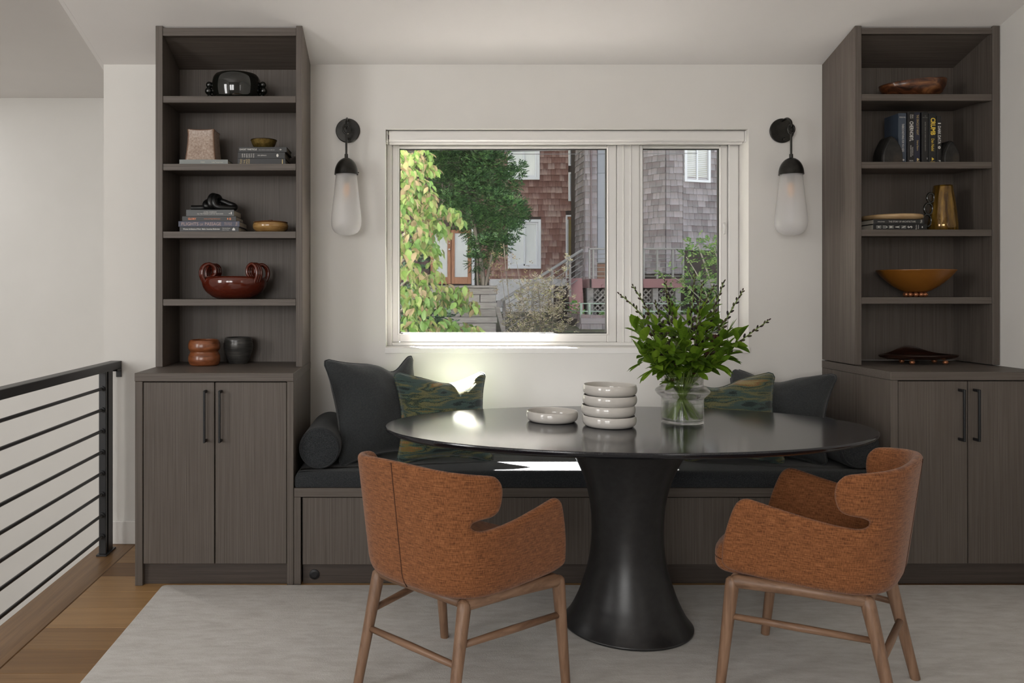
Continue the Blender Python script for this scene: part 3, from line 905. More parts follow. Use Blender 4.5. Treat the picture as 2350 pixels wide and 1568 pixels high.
def shell_mesh():
    half = [Vector((a, b, 0)) for a, b in SHELL]
    dense = spline(half, 5)
    right = [(p.x, p.y) for p in dense]
    left = [(-x, z) for x, z in reversed(right[1:-1])]
    loop = right + left
    # resample ~9 mm
    out = []
    for i, p in enumerate(loop):
        q = loop[(i + 1) % len(loop)]
        n = max(1, round(math.dist(p, q) / 0.011))
        out += [(lerp(p[0], q[0], k / n), lerp(p[1], q[1], k / n)) for k in range(n)]
    loop = [p for i, p in enumerate(out) if math.dist(p, out[i - 1]) > 0.002]
    n = len(loop)
    def inside(x, z):
        c = False
        j = n - 1
        for i in range(n):
            xi, zi = loop[i]; xj, zj = loop[j]
            if (zi > z) != (zj > z) and x < (xj - xi) * (z - zi) / (zj - zi) + xi: c = not c
            j = i
        return c
    def dist(x, z):
        m = 9
        for i in range(n):
            x0, z0 = loop[i - 1]; x1, z1 = loop[i]
            dx, dz = x1 - x0, z1 - z0
            l = dx * dx + dz * dz
            t = max(0, min(1, ((x - x0) * dx + (z - z0) * dz) / l)) if l else 0
            d = (x - x0 - t * dx) ** 2 + (z - z0 - t * dz) ** 2
            if d < m: m = d
        return math.sqrt(m)
    pts = list(loop)
    dd = [0.0] * n
    R = 0.017
    area = sum(loop[i - 1][0] * loop[i][1] - loop[i][0] * loop[i - 1][1] for i in range(n))
    sg = 1 if area > 0 else -1
    for off in (0.0012, 0.004, 0.009, 0.0165):
        for i in range(n):
            ax, az = loop[i - 1]; bx_, bz = loop[(i + 1) % n]
            tx, tz = bx_ - ax, bz - az
            l = math.hypot(tx, tz) or 1
            x, z = loop[i][0] - sg * tz / l * off, loop[i][1] + sg * tx / l * off
            d = dist(x, z)
            if d > off * 0.8 and inside(x, z): pts.append((x, z)); dd.append(d)
    g = 0.019
    for i in range(-34, 35):
        for j in range(0, 24):
            x, z = i * g, .365 + j * g
            if inside(x, z):
                d = dist(x, z)
                if d > 0.022: pts.append((x, z)); dd.append(d)
    edges = [(i, (i + 1) % n) for i in range(n)]
    rv, re, rf, ov, oe, of = delaunay_2d_cdt([Vector(p) for p in pts], edges, [], 1, 1e-7)
    faces = [f for f in rf if inside(sum(rv[k].x for k in f) / 3, sum(rv[k].y for k in f) / 3)]
    nv = len(rv)
    Dst = []
    for k in range(nv):
        o_ = ov[k]
        Dst.append(dd[o_[0]] if o_ else 0.0)
    T = 0.0155
    def pos(s, z, side):
        x, y, nx, ny = plan(s)
        c = abs(s)
        tilt = lerp(0.135, 0.108, min(1, c / 0.25))
        o = tilt * (z - .372)
        if z < .42: o -= 0.35 * (.42 - z) ** 2 / .05      # tuck under at the bottom
        return (x + nx * (o + side), y + ny * (o + side), z + (0.0 if c < .3 else 0))
    vs, fs, uvs = [], [], []
    bord = set(range(n))
    for k in range(nv):
        d = min(1, Dst[k] / R)
        th = T * math.sqrt(max(0, 1 - (1 - d) ** 2))
        vs.append(pos(rv[k].x, rv[k].y, th))
    remap = {}
    for k in range(nv):
        d = min(1, Dst[k] / R)
        if d < 1e-6: remap[k] = k
        else:
            th = T * math.sqrt(max(0, 1 - (1 - d) ** 2))
            remap[k] = len(vs); vs.append(pos(rv[k].x, rv[k].y, -th))
    fs = [tuple(f) for f in faces] + [tuple(remap[k] for k in reversed(f)) for f in faces]
    me = bpy.data.meshes.new('shell')
    me.from_pydata(vs, [], fs)
    uvl = me.uv_layers.new(name='UVMap')
    uvof = {}
    for k in range(nv):
        uvof[k] = (rv[k].x, rv[k].y); uvof[remap[k]] = (rv[k].x + 0.0, rv[k].y)
    for l in me.loops: uvl.data[l.index].uv = uvof[l.vertex_index]
    bm = bmesh.new(); bm.from_mesh(me); bmesh.ops.recalc_face_normals(bm, faces=bm.faces); bm.to_mesh(me); bm.free()
    smooth(me)
    return me, pos
shell_me, shell_pos = shell_mesh()

CH_ = dict(wbt=.3603, L=.3543, wft=.5084, zt=.3585, wbf=.3888, lbf=.2553, wff=.5146, lff=.2145, zs=.2483, zr=.1945)
def make_chair(label, loc, rz):
    t = thing('dining_chair', label, 'chair', (loc[0], loc[1], 0.0135), (0, 0, rz), group='rust upholstered dining chairs')
    Z0 = 0.0135
    link('shell', shell_me, orange_weave, t, (0, 0, -Z0))
    d = CH_
    tops = {}; feet = {}
    for s in (-1, 1):
        tops[('b', s)] = Vector((s * d['wbt'] / 2, -d['L'] / 2, d['zt'] - Z0)); feet[('b', s)] = Vector((s * d['wbf'] / 2, -d['lbf'], 0))
        tops[('f', s)] = Vector((s * d['wft'] / 2, d['L'] / 2, d['zt'] - Z0)); feet[('f', s)] = Vector((s * d['wff'] / 2, d['lff'], 0))
    def onleg(k, z):
        a, b = tops[k], feet[k]
        return a.lerp(b, (a.z - z) / (a.z - b.z))
    for k in tops:
        a, b = tops[k], feet[k]
        m = a.lerp(b, 0.45)
        MB().tube([b, m, a.lerp(b, 0.06), a + Vector((0, 0, 0.002)), a + Vector((0, 0, 0.010)), a + Vector((0, 0, 0.014))], [0.0145, 0.0175, 0.0205, 0.0195, 0.013, 0.004], 14).build('leg', walnut, t, sm=True, local=True, auto=0.8)
    for s in (-1, 1):
        a, b = tops[('b', s)], tops[('f', s)]
        MB().tube([a + Vector((0, 0, -.004)), a.lerp(b, .04), a.lerp(b, 0.5) + Vector((0, 0, 0.002)), a.lerp(b, .96), b + Vector((0, 0, -.004))], [0.016, 0.0205, 0.019, 0.0205, 0.016], 14).build('side_rail', walnut_side, t, sm=True, local=True, auto=0.8)
        p, q = onleg(('b', s), d['zs'] - Z0), onleg(('f', s), d['zs'] - Z0)
        MB().tube([p, p.lerp(q, .5), q], [0.0095, 0.0115, 0.0095], 12).build('stretcher', walnut_side, t, sm=True, local=True)
    p, q = onleg(('b', -1), d['zr'] - Z0), onleg(('b', 1), d['zr'] - Z0)
    MB().tube([p, p.lerp(q, .5), q], [0.0095, 0.0115, 0.0095], 12).build('stretcher', walnut_cross, t, sm=True, local=True)
    p, q = tops[('b', -1)], tops[('b', 1)]
    MB().tube([p.lerp(q, .05), q.lerp(p, .05)], 0.014, 12).build('back_rail', walnut_cross, t, sm=True, local=True)
    p, q = tops[('f', -1)], tops[('f', 1)]
    MB().tube([p.lerp(q, .05), q.lerp(p, .05)], 0.014, 12).build('front_rail', walnut_cross, t, sm=True, local=True)
    poly = []
    for (x, y) in [(0, -.205), (.10, -.203), (.165, -.185), (.205, -.145), (.224, -.08), (.234, .02), (.239, .12), (.240, .19), (.232, .225), (.205, .248), (.15, .262), (.07, .268)]:
        poly.append((x, y))
    poly = [(x * 0.95, y) for x, y in poly]
    poly = poly + [(0, .269)] + [(-x, y) for x, y in reversed(poly[1:])]
    pd = [(p.x, p.y) for p in spline([(x, y, 0) for x, y in poly], 4, closed=True)]
    st = MB().pad(pd, .366 - Z0, .455 - Z0, 0.036, 5, 0.010, 0.026).build('seat', orange_seat, t, sm=True, local=True)
    pip = [(x * .998, y * .998 + 0.0001, .408 - Z0) for x, y in pd]
    MB().tube(pip, 0.0016, 6, closed=True).build('seat_seam', seam_m, st, sm=True, local=True)
    seam = [shell_pos(0.0, lerp(.374, .752, k / 24), 0.0157) for k in range(25)]
    MB().tube([(x, y, z - Z0) for x, y, z in seam], 0.0014, 6).build('back_seam', seam_m, t, sm=True, local=True)
    return t
seam_m = plain('dark_seam_thread', (0.05, 0.016, 0.006), 0.9)
make_chair('rust upholstered armchair on the left, its back turned to the viewer', (0.1477, 2.5533), -0.7845)
make_chair('rust upholstered armchair on the right, seen from the side', (1.2836, 2.5789), 0.9062)

# ------------------------------------------------------------------ plates
def plate_mesh():
    h = 0.041
    prof = [(0, 0), (0.080, 0), (0.0885, 0.002), (0.0955, 0.008), (0.0995, 0.016), (0.1005, 0.025), (0.0995, 0.034), (0.0975, 0.0395), (0.0960, h), (0.0945, 0.0400), (0.0950, 0.034), (0.0960, 0.024), (0.0930, 0.012), (0.084, 0.006), (0, 0.0055)]
    pr = [prof[0], prof[1]] + [(p.x, p.y) for p in spline([(a, b, 0) for a, b in prof[2:-1]], 3)] + [prof[-1]]
    return MB().lathe(pr, 56).mesh('plate', sm=True)
pm = plate_mesh()
def plate(x, y, z, label, rz=0, tilt=0):
    o = link('shallow_bowl', pm, ceramic, None, (x, y, z), (tilt, tilt * .5, rz))
    return tag(o, label, 'bowl', 'grey white shallow bowls on the table')
plate(wx(1267, 3.17), 3.17, TZ + 0.0005, 'single grey white shallow bowl standing alone on the table')
sx = wx(1398, 3.055)
for k, (dx, dy, lab) in enumerate([(0, 0, 'grey white shallow bowl at the bottom of the stack of four'), (-.003, .004, 'second grey white shallow bowl from the bottom of the stack'),
                                   (.001, -.002, 'third grey white shallow bowl from the bottom of the stack'), (.003, .003, 'grey white shallow bowl on top of the stack of four')]):
    plate(sx + dx, 3.055 + dy, TZ + 0.0005 + 0.0385 * k, lab, k)

# ------------------------------------------------------------------ vase and flowers
VX, VY = wx(1566, 3.13), 3.13
vt = thing('glass_vase', 'clear glass vase with a bulging ring, holding green stems', 'vase', (VX, VY, TZ + 0.0005))
outer = [(0.074, 0.0), (0.079, 0.004), (0.0795, 0.02), (0.0790, 0.06), (0.0785, 0.088), (0.081, 0.098), (0.094, 0.110), (0.1015, 0.120), (0.1015, 0.126), (0.094, 0.134), (0.082, 0.143), (0.0785, 0.150), (0.0785, 0.165), (0.081, 0.1815), (0.0805, 0.183)]
so = [(p.x, p.y) for p in spline([(a, b, 0) for a, b in outer], 3)]
inner = [(max(0.0, r - 0.0042), max(z, 0.010)) for r, z in reversed(so)]
inner = [p for p in inner if p[1] > 0.0101]
MB().lathe([(0, 0)] + so + [(inner[0][0] + .002, 0.184)] + inner + [(0.068, 0.0105), (0, 0.010)], 64).build('glass_body', clear_glass, vt, sm=True, local=True)
MB().lathe([(0, 0.0112), (0.066, 0.0115), (0.0735, 0.016), (0.0738, 0.05), (0.0735, 0.0775), (0.071, 0.078), (0, 0.078)], 56).build('water', water_m, vt, sm=True, local=True, auto=0.9)

stem_m = noisy('flower_stem_green', [(0.10, 0.17, 0.025), (0.17, 0.24, 0.05)], (30, 30, 30), 0.5)
bud_m = noisy('dark_bud', [(0.012, 0.006, 0.005), (0.035, 0.014, 0.010), (0.05, 0.045, 0.014)], (60, 60, 30), 0.55, randomize=0.6)
petal_m = noisy('maroon_petal', [(0.045, 0.008, 0.006), (0.10, 0.022, 0.012)], (60, 60, 60), 0.6)
leaf_m = leafmat('bouquet_leaf', [(0.075, 0.15, 0.010), (0.135, 0.25, 0.017), (0.20, 0.33, 0.028)], 14, 0.5, 0.3, 0.6)
def leaf_mesh(name, L=1.0, w=0.42, fold=0.12, curl=0.18, n=5):
    vs, fs = [], []
    for i in range(n + 1):
        t = i / n
        hw = w / 2 * math.sin(PI * min(1, t * 0.98 + 0.01) ** 1.1) ** 0.7
        z = -curl * t * t
        vs += [(-hw, t * L, z + fold * hw * 2), (0, t * L, z), (hw, t * L, z + fold * hw * 2)]
    for i in range(n):
        a = i * 3
        fs += [(a, a + 1, a + 4, a + 3), (a + 1, a + 2, a + 5, a + 4)]
    me = bpy.data.meshes.new(name); me.from_pydata(vs, [], fs); smooth(me)
    return me
lm = [leaf_mesh('bouquet_leaf', 1, w_, f_, c_) for w_, f_, c_ in ((0.42, 0.15, 0.12), (0.46, 0.20, 0.20), (0.38, 0.10, 0.05))]
for m_ in lm: m_.materials.append(leaf_m)

def stem_curve(tip, k, rr):
    """from the vase floor over the rim to the tip (local to the vase)"""
    a = math.atan2(tip.y, tip.x)
    base = Vector((-0.05 * math.cos(a + rr.uniform(-.5, .5)), -0.05 * math.sin(a + rr.uniform(-.5, .5)), 0.017))
    hd = math.hypot(tip.x, tip.y)
    rim = Vector((math.cos(a), math.sin(a), 0)) * min(0.066, 0.02 + 0.16 * hd)
    rim.z = 0.175
    mid = rim.lerp(tip, 0.5) + Vector((0, 0, 0.02 - 0.03 * hd))
    return spline([base, base.lerp(rim, 0.55), rim, mid, tip], 9)

def put_leaf(parent, p, d, size, roll, rr):
    """leaf from p along direction d"""
    d = d.normalized()
    up = Vector((0, 0, 1))
    x = d.cross(up)
    if x.length < 0.05: x = Vector((1, 0, 0))
    x.normalize()
    z = x.cross(d)
    R_ = Matrix((x, d, z)).transposed() @ Matrix.Rotation(roll, 3, 'Y')
    o = link('leaf', rr.choice(lm), None, parent, p, R_.to_euler(), (size,) * 3)
    return o

def trifoliate(parent, p, out, size, rr):
    ax = out.normalized()
    for da in (-0.75, 0, 0.75):
        d = (Matrix.Rotation(da + rr.uniform(-.15, .15), 3, rr.choice(('Z', 'Y'))) @ ax) + Vector((0, 0, rr.uniform(-0.1, 0.3)))
        put_leaf(parent, p + ax * 0.004, d, size * rr.uniform(0.75, 1.15), rr.uniform(-0.9, 0.9), rr)

SP = [(1422, 676, -.05), (1453, 658, .03), (1486, 708, -.09), (1504, 694, .05), (1527, 647, -.02), (1540, 666, -.08), (1594, 628, .03), (1612, 650, -.05), (1628, 652, .08), (1661, 647, .01), (1704, 668, -.06), (1763, 736, .03)]
names = ['leftmost dark budded flower spike, curving up over the window mullion', 'tall dark budded spike second from the left in the vase', 'short dark budded spike, third from the left in the vase',
         'dark budded flower spike fourth from the left in the vase', 'tall dark budded spike fifth from the left in the vase', 'nodding dark budded spike, sixth from the left in the vase',
         'tallest dark budded flower spike, in the middle of the vase', 'dark budded flower spike just right of the tallest one', 'bent dark budded spike, fourth from the right in the vase',
         'upright dark budded spike third from the right in the vase', 'dark budded spike leaning right, with open maroon flowers', 'rightmost dark budded spike, reaching out sideways over the wall']
for i, (px, py, dy) in enumerate(SP):
    rr = random.Random(100 + i)
    Y = VY + dy
    tip = at(px, py, Y) - Vector((VX, VY, TZ + 0.0005))
    t = thing('flower_stem', names[i], 'flower', (VX, VY, TZ + 0.0005), group='flower spikes in the glass vase')
    crv = stem_curve(tip, i, rr)
    n = len(crv)
    if i in (0, 1):   # sway up at the end
        for k in range(n):
            q = max(0, k / (n - 1) - 0.6)
            crv[k] = crv[k] + Vector((0.035 * math.sin(q * 8) * (1 if i == 0 else .4), 0, 0))
        sh = crv[-1] - tip
        for k in range(n):
            crv[k] = crv[k] - sh * (k / (n - 1)) ** 3
    if i in (5, 8):
        for k in range(n):
            q = max(0, k / (n - 1) - 0.8) / .2
            crv[k] = crv[k] + Vector((-0.02 * q * q if i == 5 else 0.02 * q * q, 0, -0.01 * q * q))
    MB().tube(crv, [lerp(0.0040, 0.0019, k / (n - 1)) for k in range(n)], 7).build('stem', stem_m, t, sm=True, local=True)
    mb = MB(); mf = MB()
    nb = 26 if i != 2 else 14
    for b in range(nb):
        q = b / (nb - 1)
        f_ = lerp(0.58, 1.0, q) * (n - 1)
        k = min(int(f_), n - 2)
        p = crv[k].lerp(crv[k + 1], f_ - k)
        tg = (crv[k + 1] - crv[k]).normalized()
        an = b * 2.4 + i
        side = tg.orthogonal().normalized()
        side = Matrix.Rotation(an, 3, tg) @ side
        sz = lerp(0.0150, 0.0060, q ** 0.9)
        dr = (side * lerp(.9, .55, q) + tg * 1.0).normalized()
        c = p + dr * sz * 1.25
        st = len(mb.v)
        mb.sphere((0, 0, 0), 1, 7, 6, (sz * .46, sz * .46, sz))
        mb.move(Matrix.Translation(c) @ dr.to_track_quat('Z', 'Y').to_matrix().to_4x4(), st)
    mb.build('buds', bud_m, t, sm=True, local=True)
    nf = {10: 7, 3: 3, 4: 3, 6: 2, 9: 3, 11: 1, 5: 3}.get(i, 1)
    for b in range(nf):
        f_ = (lerp(0.56, 0.72, b / 6) if i == 10 else rr.uniform(0.45, 0.62)) * (n - 1)
        k = min(int(f_), n - 2)
        p = crv[k].lerp(crv[k + 1], f_ - k)
        for q in range(5):
            a = q * 2.4 + b
            dv = Vector((math.cos(a), math.sin(a) * .8, rr.uniform(-.4, .4)))
            st = len(mf.v)
            mf.sphere((0, 0, 0), 1, 7, 5, (0.0085, 0.0035, 0.0075))
            mf.move(Matrix.Translation(p + dv * 0.0075) @ Euler((rr.random() * 3, rr.random() * 3, rr.random() * 3)).to_matrix().to_4x4(), st)
    mf.build('open_flowers', petal_m, t, sm=True, local=True)
    for f0 in (0.47, 0.54, 0.61):
        k = int(f0 * (n - 1))
        p = crv[k]
        a = rr.uniform(0, 2 * PI)
        out = Vector((math.cos(a), math.sin(a) - .3, rr.uniform(0.0, 0.7)))
        trifoliate(t, p, out, 0.060, rr)
LS = [(1462, 745, .02), (1478, 770, -.09), (1472, 800, -.02), (1505, 735, -.1), (1520, 760, .1), (1548, 720, -.06), (1560, 745, -.14), (1580, 735, .08), (1605, 715, -.02), (1612, 760, -.13), (1640, 735, .05), (1655, 770, -.10), (1668, 755, .04), (1672, 800, -.04), (1545, 800, -.14), (1600, 810, -.13), (1500, 820, -.09), (1640, 825, -.08), (1690, 770, -.03), (1540, 712, .06), (1625, 700, .04), (1480, 735, .09), (1575, 775, -.16), (1515, 790, -.14)]
for i, (px, py, dy) in enumerate(LS):
    rr = random.Random(300 + i)
    tip = at(px, py + 16, VY + dy) - Vector((VX, VY, TZ + 0.0005))
    t = thing('leafy_stem', 'leafy green stem without a spike in the glass vase', 'foliage', (VX, VY, TZ + 0.0005), group='leafy stems in the glass vase')
    crv = stem_curve(tip, i, rr)
    n = len(crv)
    MB().tube(crv, [lerp(0.0032, 0.0014, k / (n - 1)) for k in range(n)], 7).build('stem', stem_m, t, sm=True, local=True)
    for f0 in (0.62, 0.74, 0.84, 0.92, 1.0):
        k = min(int(f0 * (n - 1)), n - 1)
        p = crv[k]
        hz = Vector((p.x, p.y, 0))
        a = math.atan2(hz.y, hz.x) + rr.uniform(-1.3, 1.3)
        out = Vector((math.cos(a), math.sin(a) - .35, rr.uniform(-0.15, 0.75)))
        if f0 == 1.0: out = (tip.normalized() + Vector((0, -.25, .25)))
        trifoliate(t, p, out, 0.068, rr)
# low hanging leaves at the rim
for i, (px, py, a, dn) in enumerate([(1500, 868, PI, -.6), (1640, 856, -.3, -.35), (1655, 842, .1, -.1), (1478, 850, 2.9, -.35), (1545, 862, -1.6, -.2), (1600, 850, -1.2, -.1)]):
    rr = random.Random(500 + i)
    t = thing('leafy_stem', 'leafy green stem without a spike in the glass vase', 'foliage', (VX, VY, TZ + 0.0005), group='leafy stems in the glass vase')
    tip = at(px, py - 20, VY - .07) - Vector((VX, VY, TZ + 0.0005))
    crv = stem_curve(tip, i, rr)
    n = len(crv)
    MB().tube(crv, [lerp(0.003, 0.0014, k / (n - 1)) for k in range(n)], 7).build('stem', stem_m, t, sm=True, local=True)
    for da in (-.5, .1, .6):
        put_leaf(t, crv[-1], Vector((math.cos(a + da), math.sin(a + da), dn + rr.uniform(-.2, .2))), 0.075, rr.uniform(-.3, .3), rr)

# ------------------------------------------------------------------ lettering
def text_mesh(body, bold=0.0):
    cu = bpy.data.curves.new('lettering', 'FONT')
    cu.body = body
    cu.resolution_u = 2
    cu.offset = bold
    o = bpy.data.objects.new('lettering', cu)
    C.objects.link(o)
    dg = bpy.context.evaluated_depsgraph_get()
    me = bpy.data.meshes.new_from_object(o.evaluated_get(dg))
    bpy.data.objects.remove(o); bpy.data.curves.remove(cu)
    return me
text_mats = {}
def ink(col):
    k = tuple(round(c, 3) for c in col)
    if k not in text_mats: text_mats[k] = plain('print_ink', col, 0.5)
    return text_mats[k]
def letter(parent, body, x0, x1, z0, z1, y, col, turn=0, bold=0.0):
    """flat lettering on the plane y, filling the box; turn=1 reads bottom to top, -1 top to bottom"""
    me = text_mesh(body, bold)
    vs = [v.co.copy() for v in me.vertices]
    if not vs: return
    if turn == 1: vs = [Vector((-v.y, v.x, 0)) for v in vs]
    if turn == -1: vs = [Vector((v.y, -v.x, 0)) for v in vs]
    a0, a1 = min(v.x for v in vs), max(v.x for v in vs)
    b0, b1 = min(v.y for v in vs), max(v.y for v in vs)
    for v, q in zip(me.vertices, vs):
        v.co = (lerp(x0, x1, (q.x - a0) / max(1e-6, a1 - a0)), y, lerp(z0, z1, (q.y - b0) / max(1e-6, b1 - b0)))
    me.materials.clear()
    return link('lettering', me, ink(col), parent)
def mark(parent, kind, x0, x1, z0, z1, y, col):
    mb = MB()
    cx, cz, rx, rz = (x0 + x1) / 2, (z0 + z1) / 2, (x1 - x0) / 2, (z1 - z0) / 2
    if kind == 'disc':
        mb.add([(cx + rx * math.cos(2 * PI * k / 16), y, cz + rz * math.sin(2 * PI * k / 16)) for k in range(16)], [tuple(range(16))])
    elif kind == 'bar':
        mb.quad((x0, y, z0), (x1, y, z0), (x1, y, z1), (x0, y, z1))
    elif kind == 'house':
        mb.add([(x0, y, z0), (x1, y, z0), (x1, y, cz), (cx, y, z1), (x0, y, cz)], [(0, 1, 2, 3, 4)])
    elif kind == 'sail':
        mb.add([(x0, y, z0), (x1, y, z0), (cx, y, z1)], [(0, 1, 2)])
    elif kind == 'rosette':
        for q in range(6):
            a = PI / 3 * q
            ox, oz = cx + rx * .6 * math.cos(a), cz + rz * .6 * math.sin(a)
            mb.add([(ox + rx * .34 * math.cos(2 * PI * k / 8), y, oz + rz * .34 * math.sin(2 * PI * k / 8)) for k in range(8)], [tuple(range(8))])
    elif kind == 'dots':
        for q in range(3):
            ox = x0 + (x1 - x0) * (q + .5) / 3
            mb.add([(ox + rx * .22 * math.cos(2 * PI * k / 8), y, cz + rz * (0.8 if q % 2 else .4) * math.sin(2 * PI * k / 8)) for k in range(8)], [tuple(range(8))])
    return mb.build('publisher_mark', ink(col), parent, local=True, fix=False)

page_m = noisy('paper_pages', [(0.42, 0.38, 0.31), (0.55, 0.50, 0.42)], (4, 4, 500), 0.85, 2)
def book(label, L, T, D, loc, rot, col, prints, group, rough=0.45):
    """local: spine on the plane y=0, length along x, thickness along z"""
    t = thing('book', label, 'book', loc, rot, group=group)
    m = plain('book_cover', col, rough)
    c = 0.0022
    mb = MB().box(0, L, 0, c * 1.3, 0, T).box(0, L, c * 1.3, D, 0, c).box(0, L, c * 1.3, D, T - c, T)
    cv = mb.build('cover', m, t, 0.0006, local=True)
    bx('pages', 0.003, L - 0.003, c * 1.35, D - 0.004, c, T - c, page_m, t, 0, local=True)
    for p in prints:
        if p[0] == 'm': mark(cv, *p[1:6], -0.0003, p[6])
        else: letter(cv, p[0], *p[1:5], -0.0003, p[5], *(p[6:]))
    return t
WHT, GLD, YEL = (0.62, 0.60, 0.56), (0.50, 0.38, 0.16), (0.75, 0.52, 0.06)

# ------------------------------------------------------------------ left shelves
zc = CT
s1, s2_, s3, s4 = SH
YK = 3.725
kx = lambda px: wx(px, YK)
e = 0.0006
# top: black glass bowl with beads
black_glass = plain('black_glass', (0.004, 0.005, 0.004), 0.04, 0, 0.6, 0.5)
t = thing('beaded_bowl', 'black glass bowl with beaded side handles on the top left shelf', 'bowl', (wx(543, 3.82), 3.82, s4 + e))
pr = [(0, 0), (0.098, 0), (0.106, 0.008), (0.113, 0.04), (0.115, 0.075), (0.110, 0.105), (0.100, 0.121), (0.097, 0.1225), (0.094, 0.120), (0.104, 0.10), (0.108, 0.075), (0.106, 0.04), (0.098, 0.014), (0, 0.012)]
MB().lathe([pr[0], pr[1]] + [(p.x, p.y) for p in spline([(a, b, 0) for a, b in pr[2:-1]], 3)] + [pr[-1]], 56).build('body', black_glass, t, sm=True, local=True)
for sgn in (-1, 1):
    for q, (r, z, dx) in enumerate([(0.017, 0.017, 0.121), (0.018, 0.048, 0.129), (0.016, 0.077, 0.126)]):
        MB().sphere((sgn * dx, -0.01, z), r, 16, 12).build('bead', black_glass, t, sm=True, local=True)

# third shelf: vase on grey book, bowl on black books
book('grey green book under the beige vase', kx(523) - kx(411.5), 0.0225, 0.20, (kx(411.5), YK, s3 + e), (0, 0, 0), (0.20, 0.215, 0.205),
     [('STUDIO', .098, .117, .008, .013, (0.55, 0.52, 0.42)), ('Lola Temporary', .150, .202, .006, .013, (0.55, 0.52, 0.42))], 'books lying on the left shelves')
glz = noisy('speckled_beige_glaze', [(0.22, 0.15, 0.11), (0.34, 0.25, 0.195), (0.46, 0.37, 0.30)], (120, 120, 120), 0.35, 4, 0.1, spec=0.5)
t = thing('square_vase', 'beige glazed square vase with flared foot on a grey book', 'vase', (wx(468, 3.815), 3.815, s3 + 0.0232))
mb = MB()
lev = [(0.0715, 0.0, 0), (0.0700, 0.012, 0), (0.0655, 0.05, 0.0), (0.0625, 0.09, 0), (0.061, 0.125, 0), (0.0635, 0.146, 0)]
def sq_ring(h, z, dip=0.0):
    out = []
    rc = 0.012
    pts = densify(round_rect(-h, h, -h * .95, h * .95, rc, 3), h / 3)
    for x, y in pts:
        m_ = max(abs(x), abs(y)) / h
        cnr = min(abs(x), abs(y)) / h
        out.append((x * (0.985 + 0.03 * cnr), y * (0.985 + 0.03 * cnr), z - dip * (1 - cnr ** 2)))
    return out
rings = [sq_ring(h, z, 0.004 if z > .13 else 0) for h, z, _ in lev] + [sq_ring(h - 0.005, z, 0.004 if z > .13 else 0) for h, z, _ in reversed(lev[1:])]
nn = len(rings[0])
vs = [p for r in rings for p in r]
rings_n = len(rings)
fs = [(a * nn + k, a * nn + (k + 1) % nn, (a + 1) * nn + (k + 1) % nn, (a + 1) * nn + k) for a in range(rings_n - 1) for k in range(nn)]
fs.append(tuple(reversed(range(nn)))); fs.append(tuple(range((rings_n - 1) * nn, rings_n * nn)))
mb.add(vs, fs).build('vase_body', glz, t, sm=True, local=True, auto=0.9)
edge_m = plain('worn_brown_edge', (0.16, 0.085, 0.05), 0.5)
for cx_, cy_ in ((-1, -1), (1, -1)):
    pts = [(cx_ * (h - .0035), cy_ * (h * .95 - .0035), z) for h, z, _ in lev]
    MB().tube(pts, 0.0035, 6).build('edge_glaze', edge_m, t, sm=True, local=True)
MB().tube(sq_ring(0.0607, 0.1455, 0.004), 0.0032, 6, closed=True).build('rim', edge_m, t, sm=True, local=True)

bkx = (0.0055, 0.0055, 0.0058)
x_ = kx(545.5)
Lb = kx(655) - kx(545.5)
book('black book with gold words at the bottom of the trio', Lb + .001, 0.0275, 0.165, (x_ - .001, YK, s3 + e), (0, 0, 0), bkx,
     [('Davis', .011, .016, .003, .024, GLD, 1), ('m', 'bar', .019, .0205, .003, .024, GLD), ('THE', .028, .035, .003, .021, GLD, 1), ('BALD', .039, .046, .002, .024, GLD, 1), ('EAGLE', .049, .056, .002, .025, GLD, 1), ('m', 'bar', .205, .209, .003, .023, GLD)], 'books lying on the left shelves')
book('black book with upended white words in the middle of the trio', Lb - .002, 0.0285, 0.16, (x_, YK + .001, s3 + e + .0278), (0, 0, 0), bkx,
     [(w_, .019 + q * .0103, .0245 + q * .0103, .004, .022, WHT, 1) for q, w_ in enumerate(['WHEN', 'THE', 'EARTH', 'HAD', 'TWO', 'MOONS'])] + [('ERIK ASPHAUG', .092, .132, .011, .0165, WHT), ('m', 'disc', .178, .188, .006, .021, WHT)], 'books lying on the left shelves')
book('black book on top of the trio, under the brass bowl', Lb + .002, 0.0235, 0.158, (x_ + .004, YK, s3 + e + .0566), (0, 0, 0), (0.014, 0.014, 0.0145),
     [('GHOST PARTICLE', .004, .084, .0085, .0165, WHT, 0, .012), ('Alan Chodos and James Riordon', .093, .167, .0075, .012, WHT), ('m', 'dots', .187, .199, .006, .017, WHT)], 'books lying on the left shelves')
brass = noisy('hammered_brass', [(0.13, 0.085, 0.02), (0.30, 0.21, 0.06)], (70, 70, 70), 0.32, 3, 0.5, metal=0.7)
t = thing('brass_bowl', 'small hammered brass bowl on three black books', 'bowl', (wx(605.5, 3.80), 3.80, s3 + .0808))
pr = [(0, 0), (0.034, 0), (0.046, 0.010), (0.055, 0.026), (0.0595, 0.041), (0.061, 0.044), (0.0585, 0.045), (0.0545, 0.038), (0.045, 0.014), (0.03, 0.005), (0, 0.004)]
MB().lathe(pr, 44).build('bowl', brass, t, sm=True, local=True)
MB().tube([(0.0597 * math.cos(2 * PI * k / 40), 0.0597 * math.sin(2 * PI * k / 40), 0.0435) for k in range(40)], 0.0022, 6, closed=True).build('rim', plain('dark_brass', (0.05, 0.03, 0.01), 0.4, 0.6), t, sm=True, local=True)

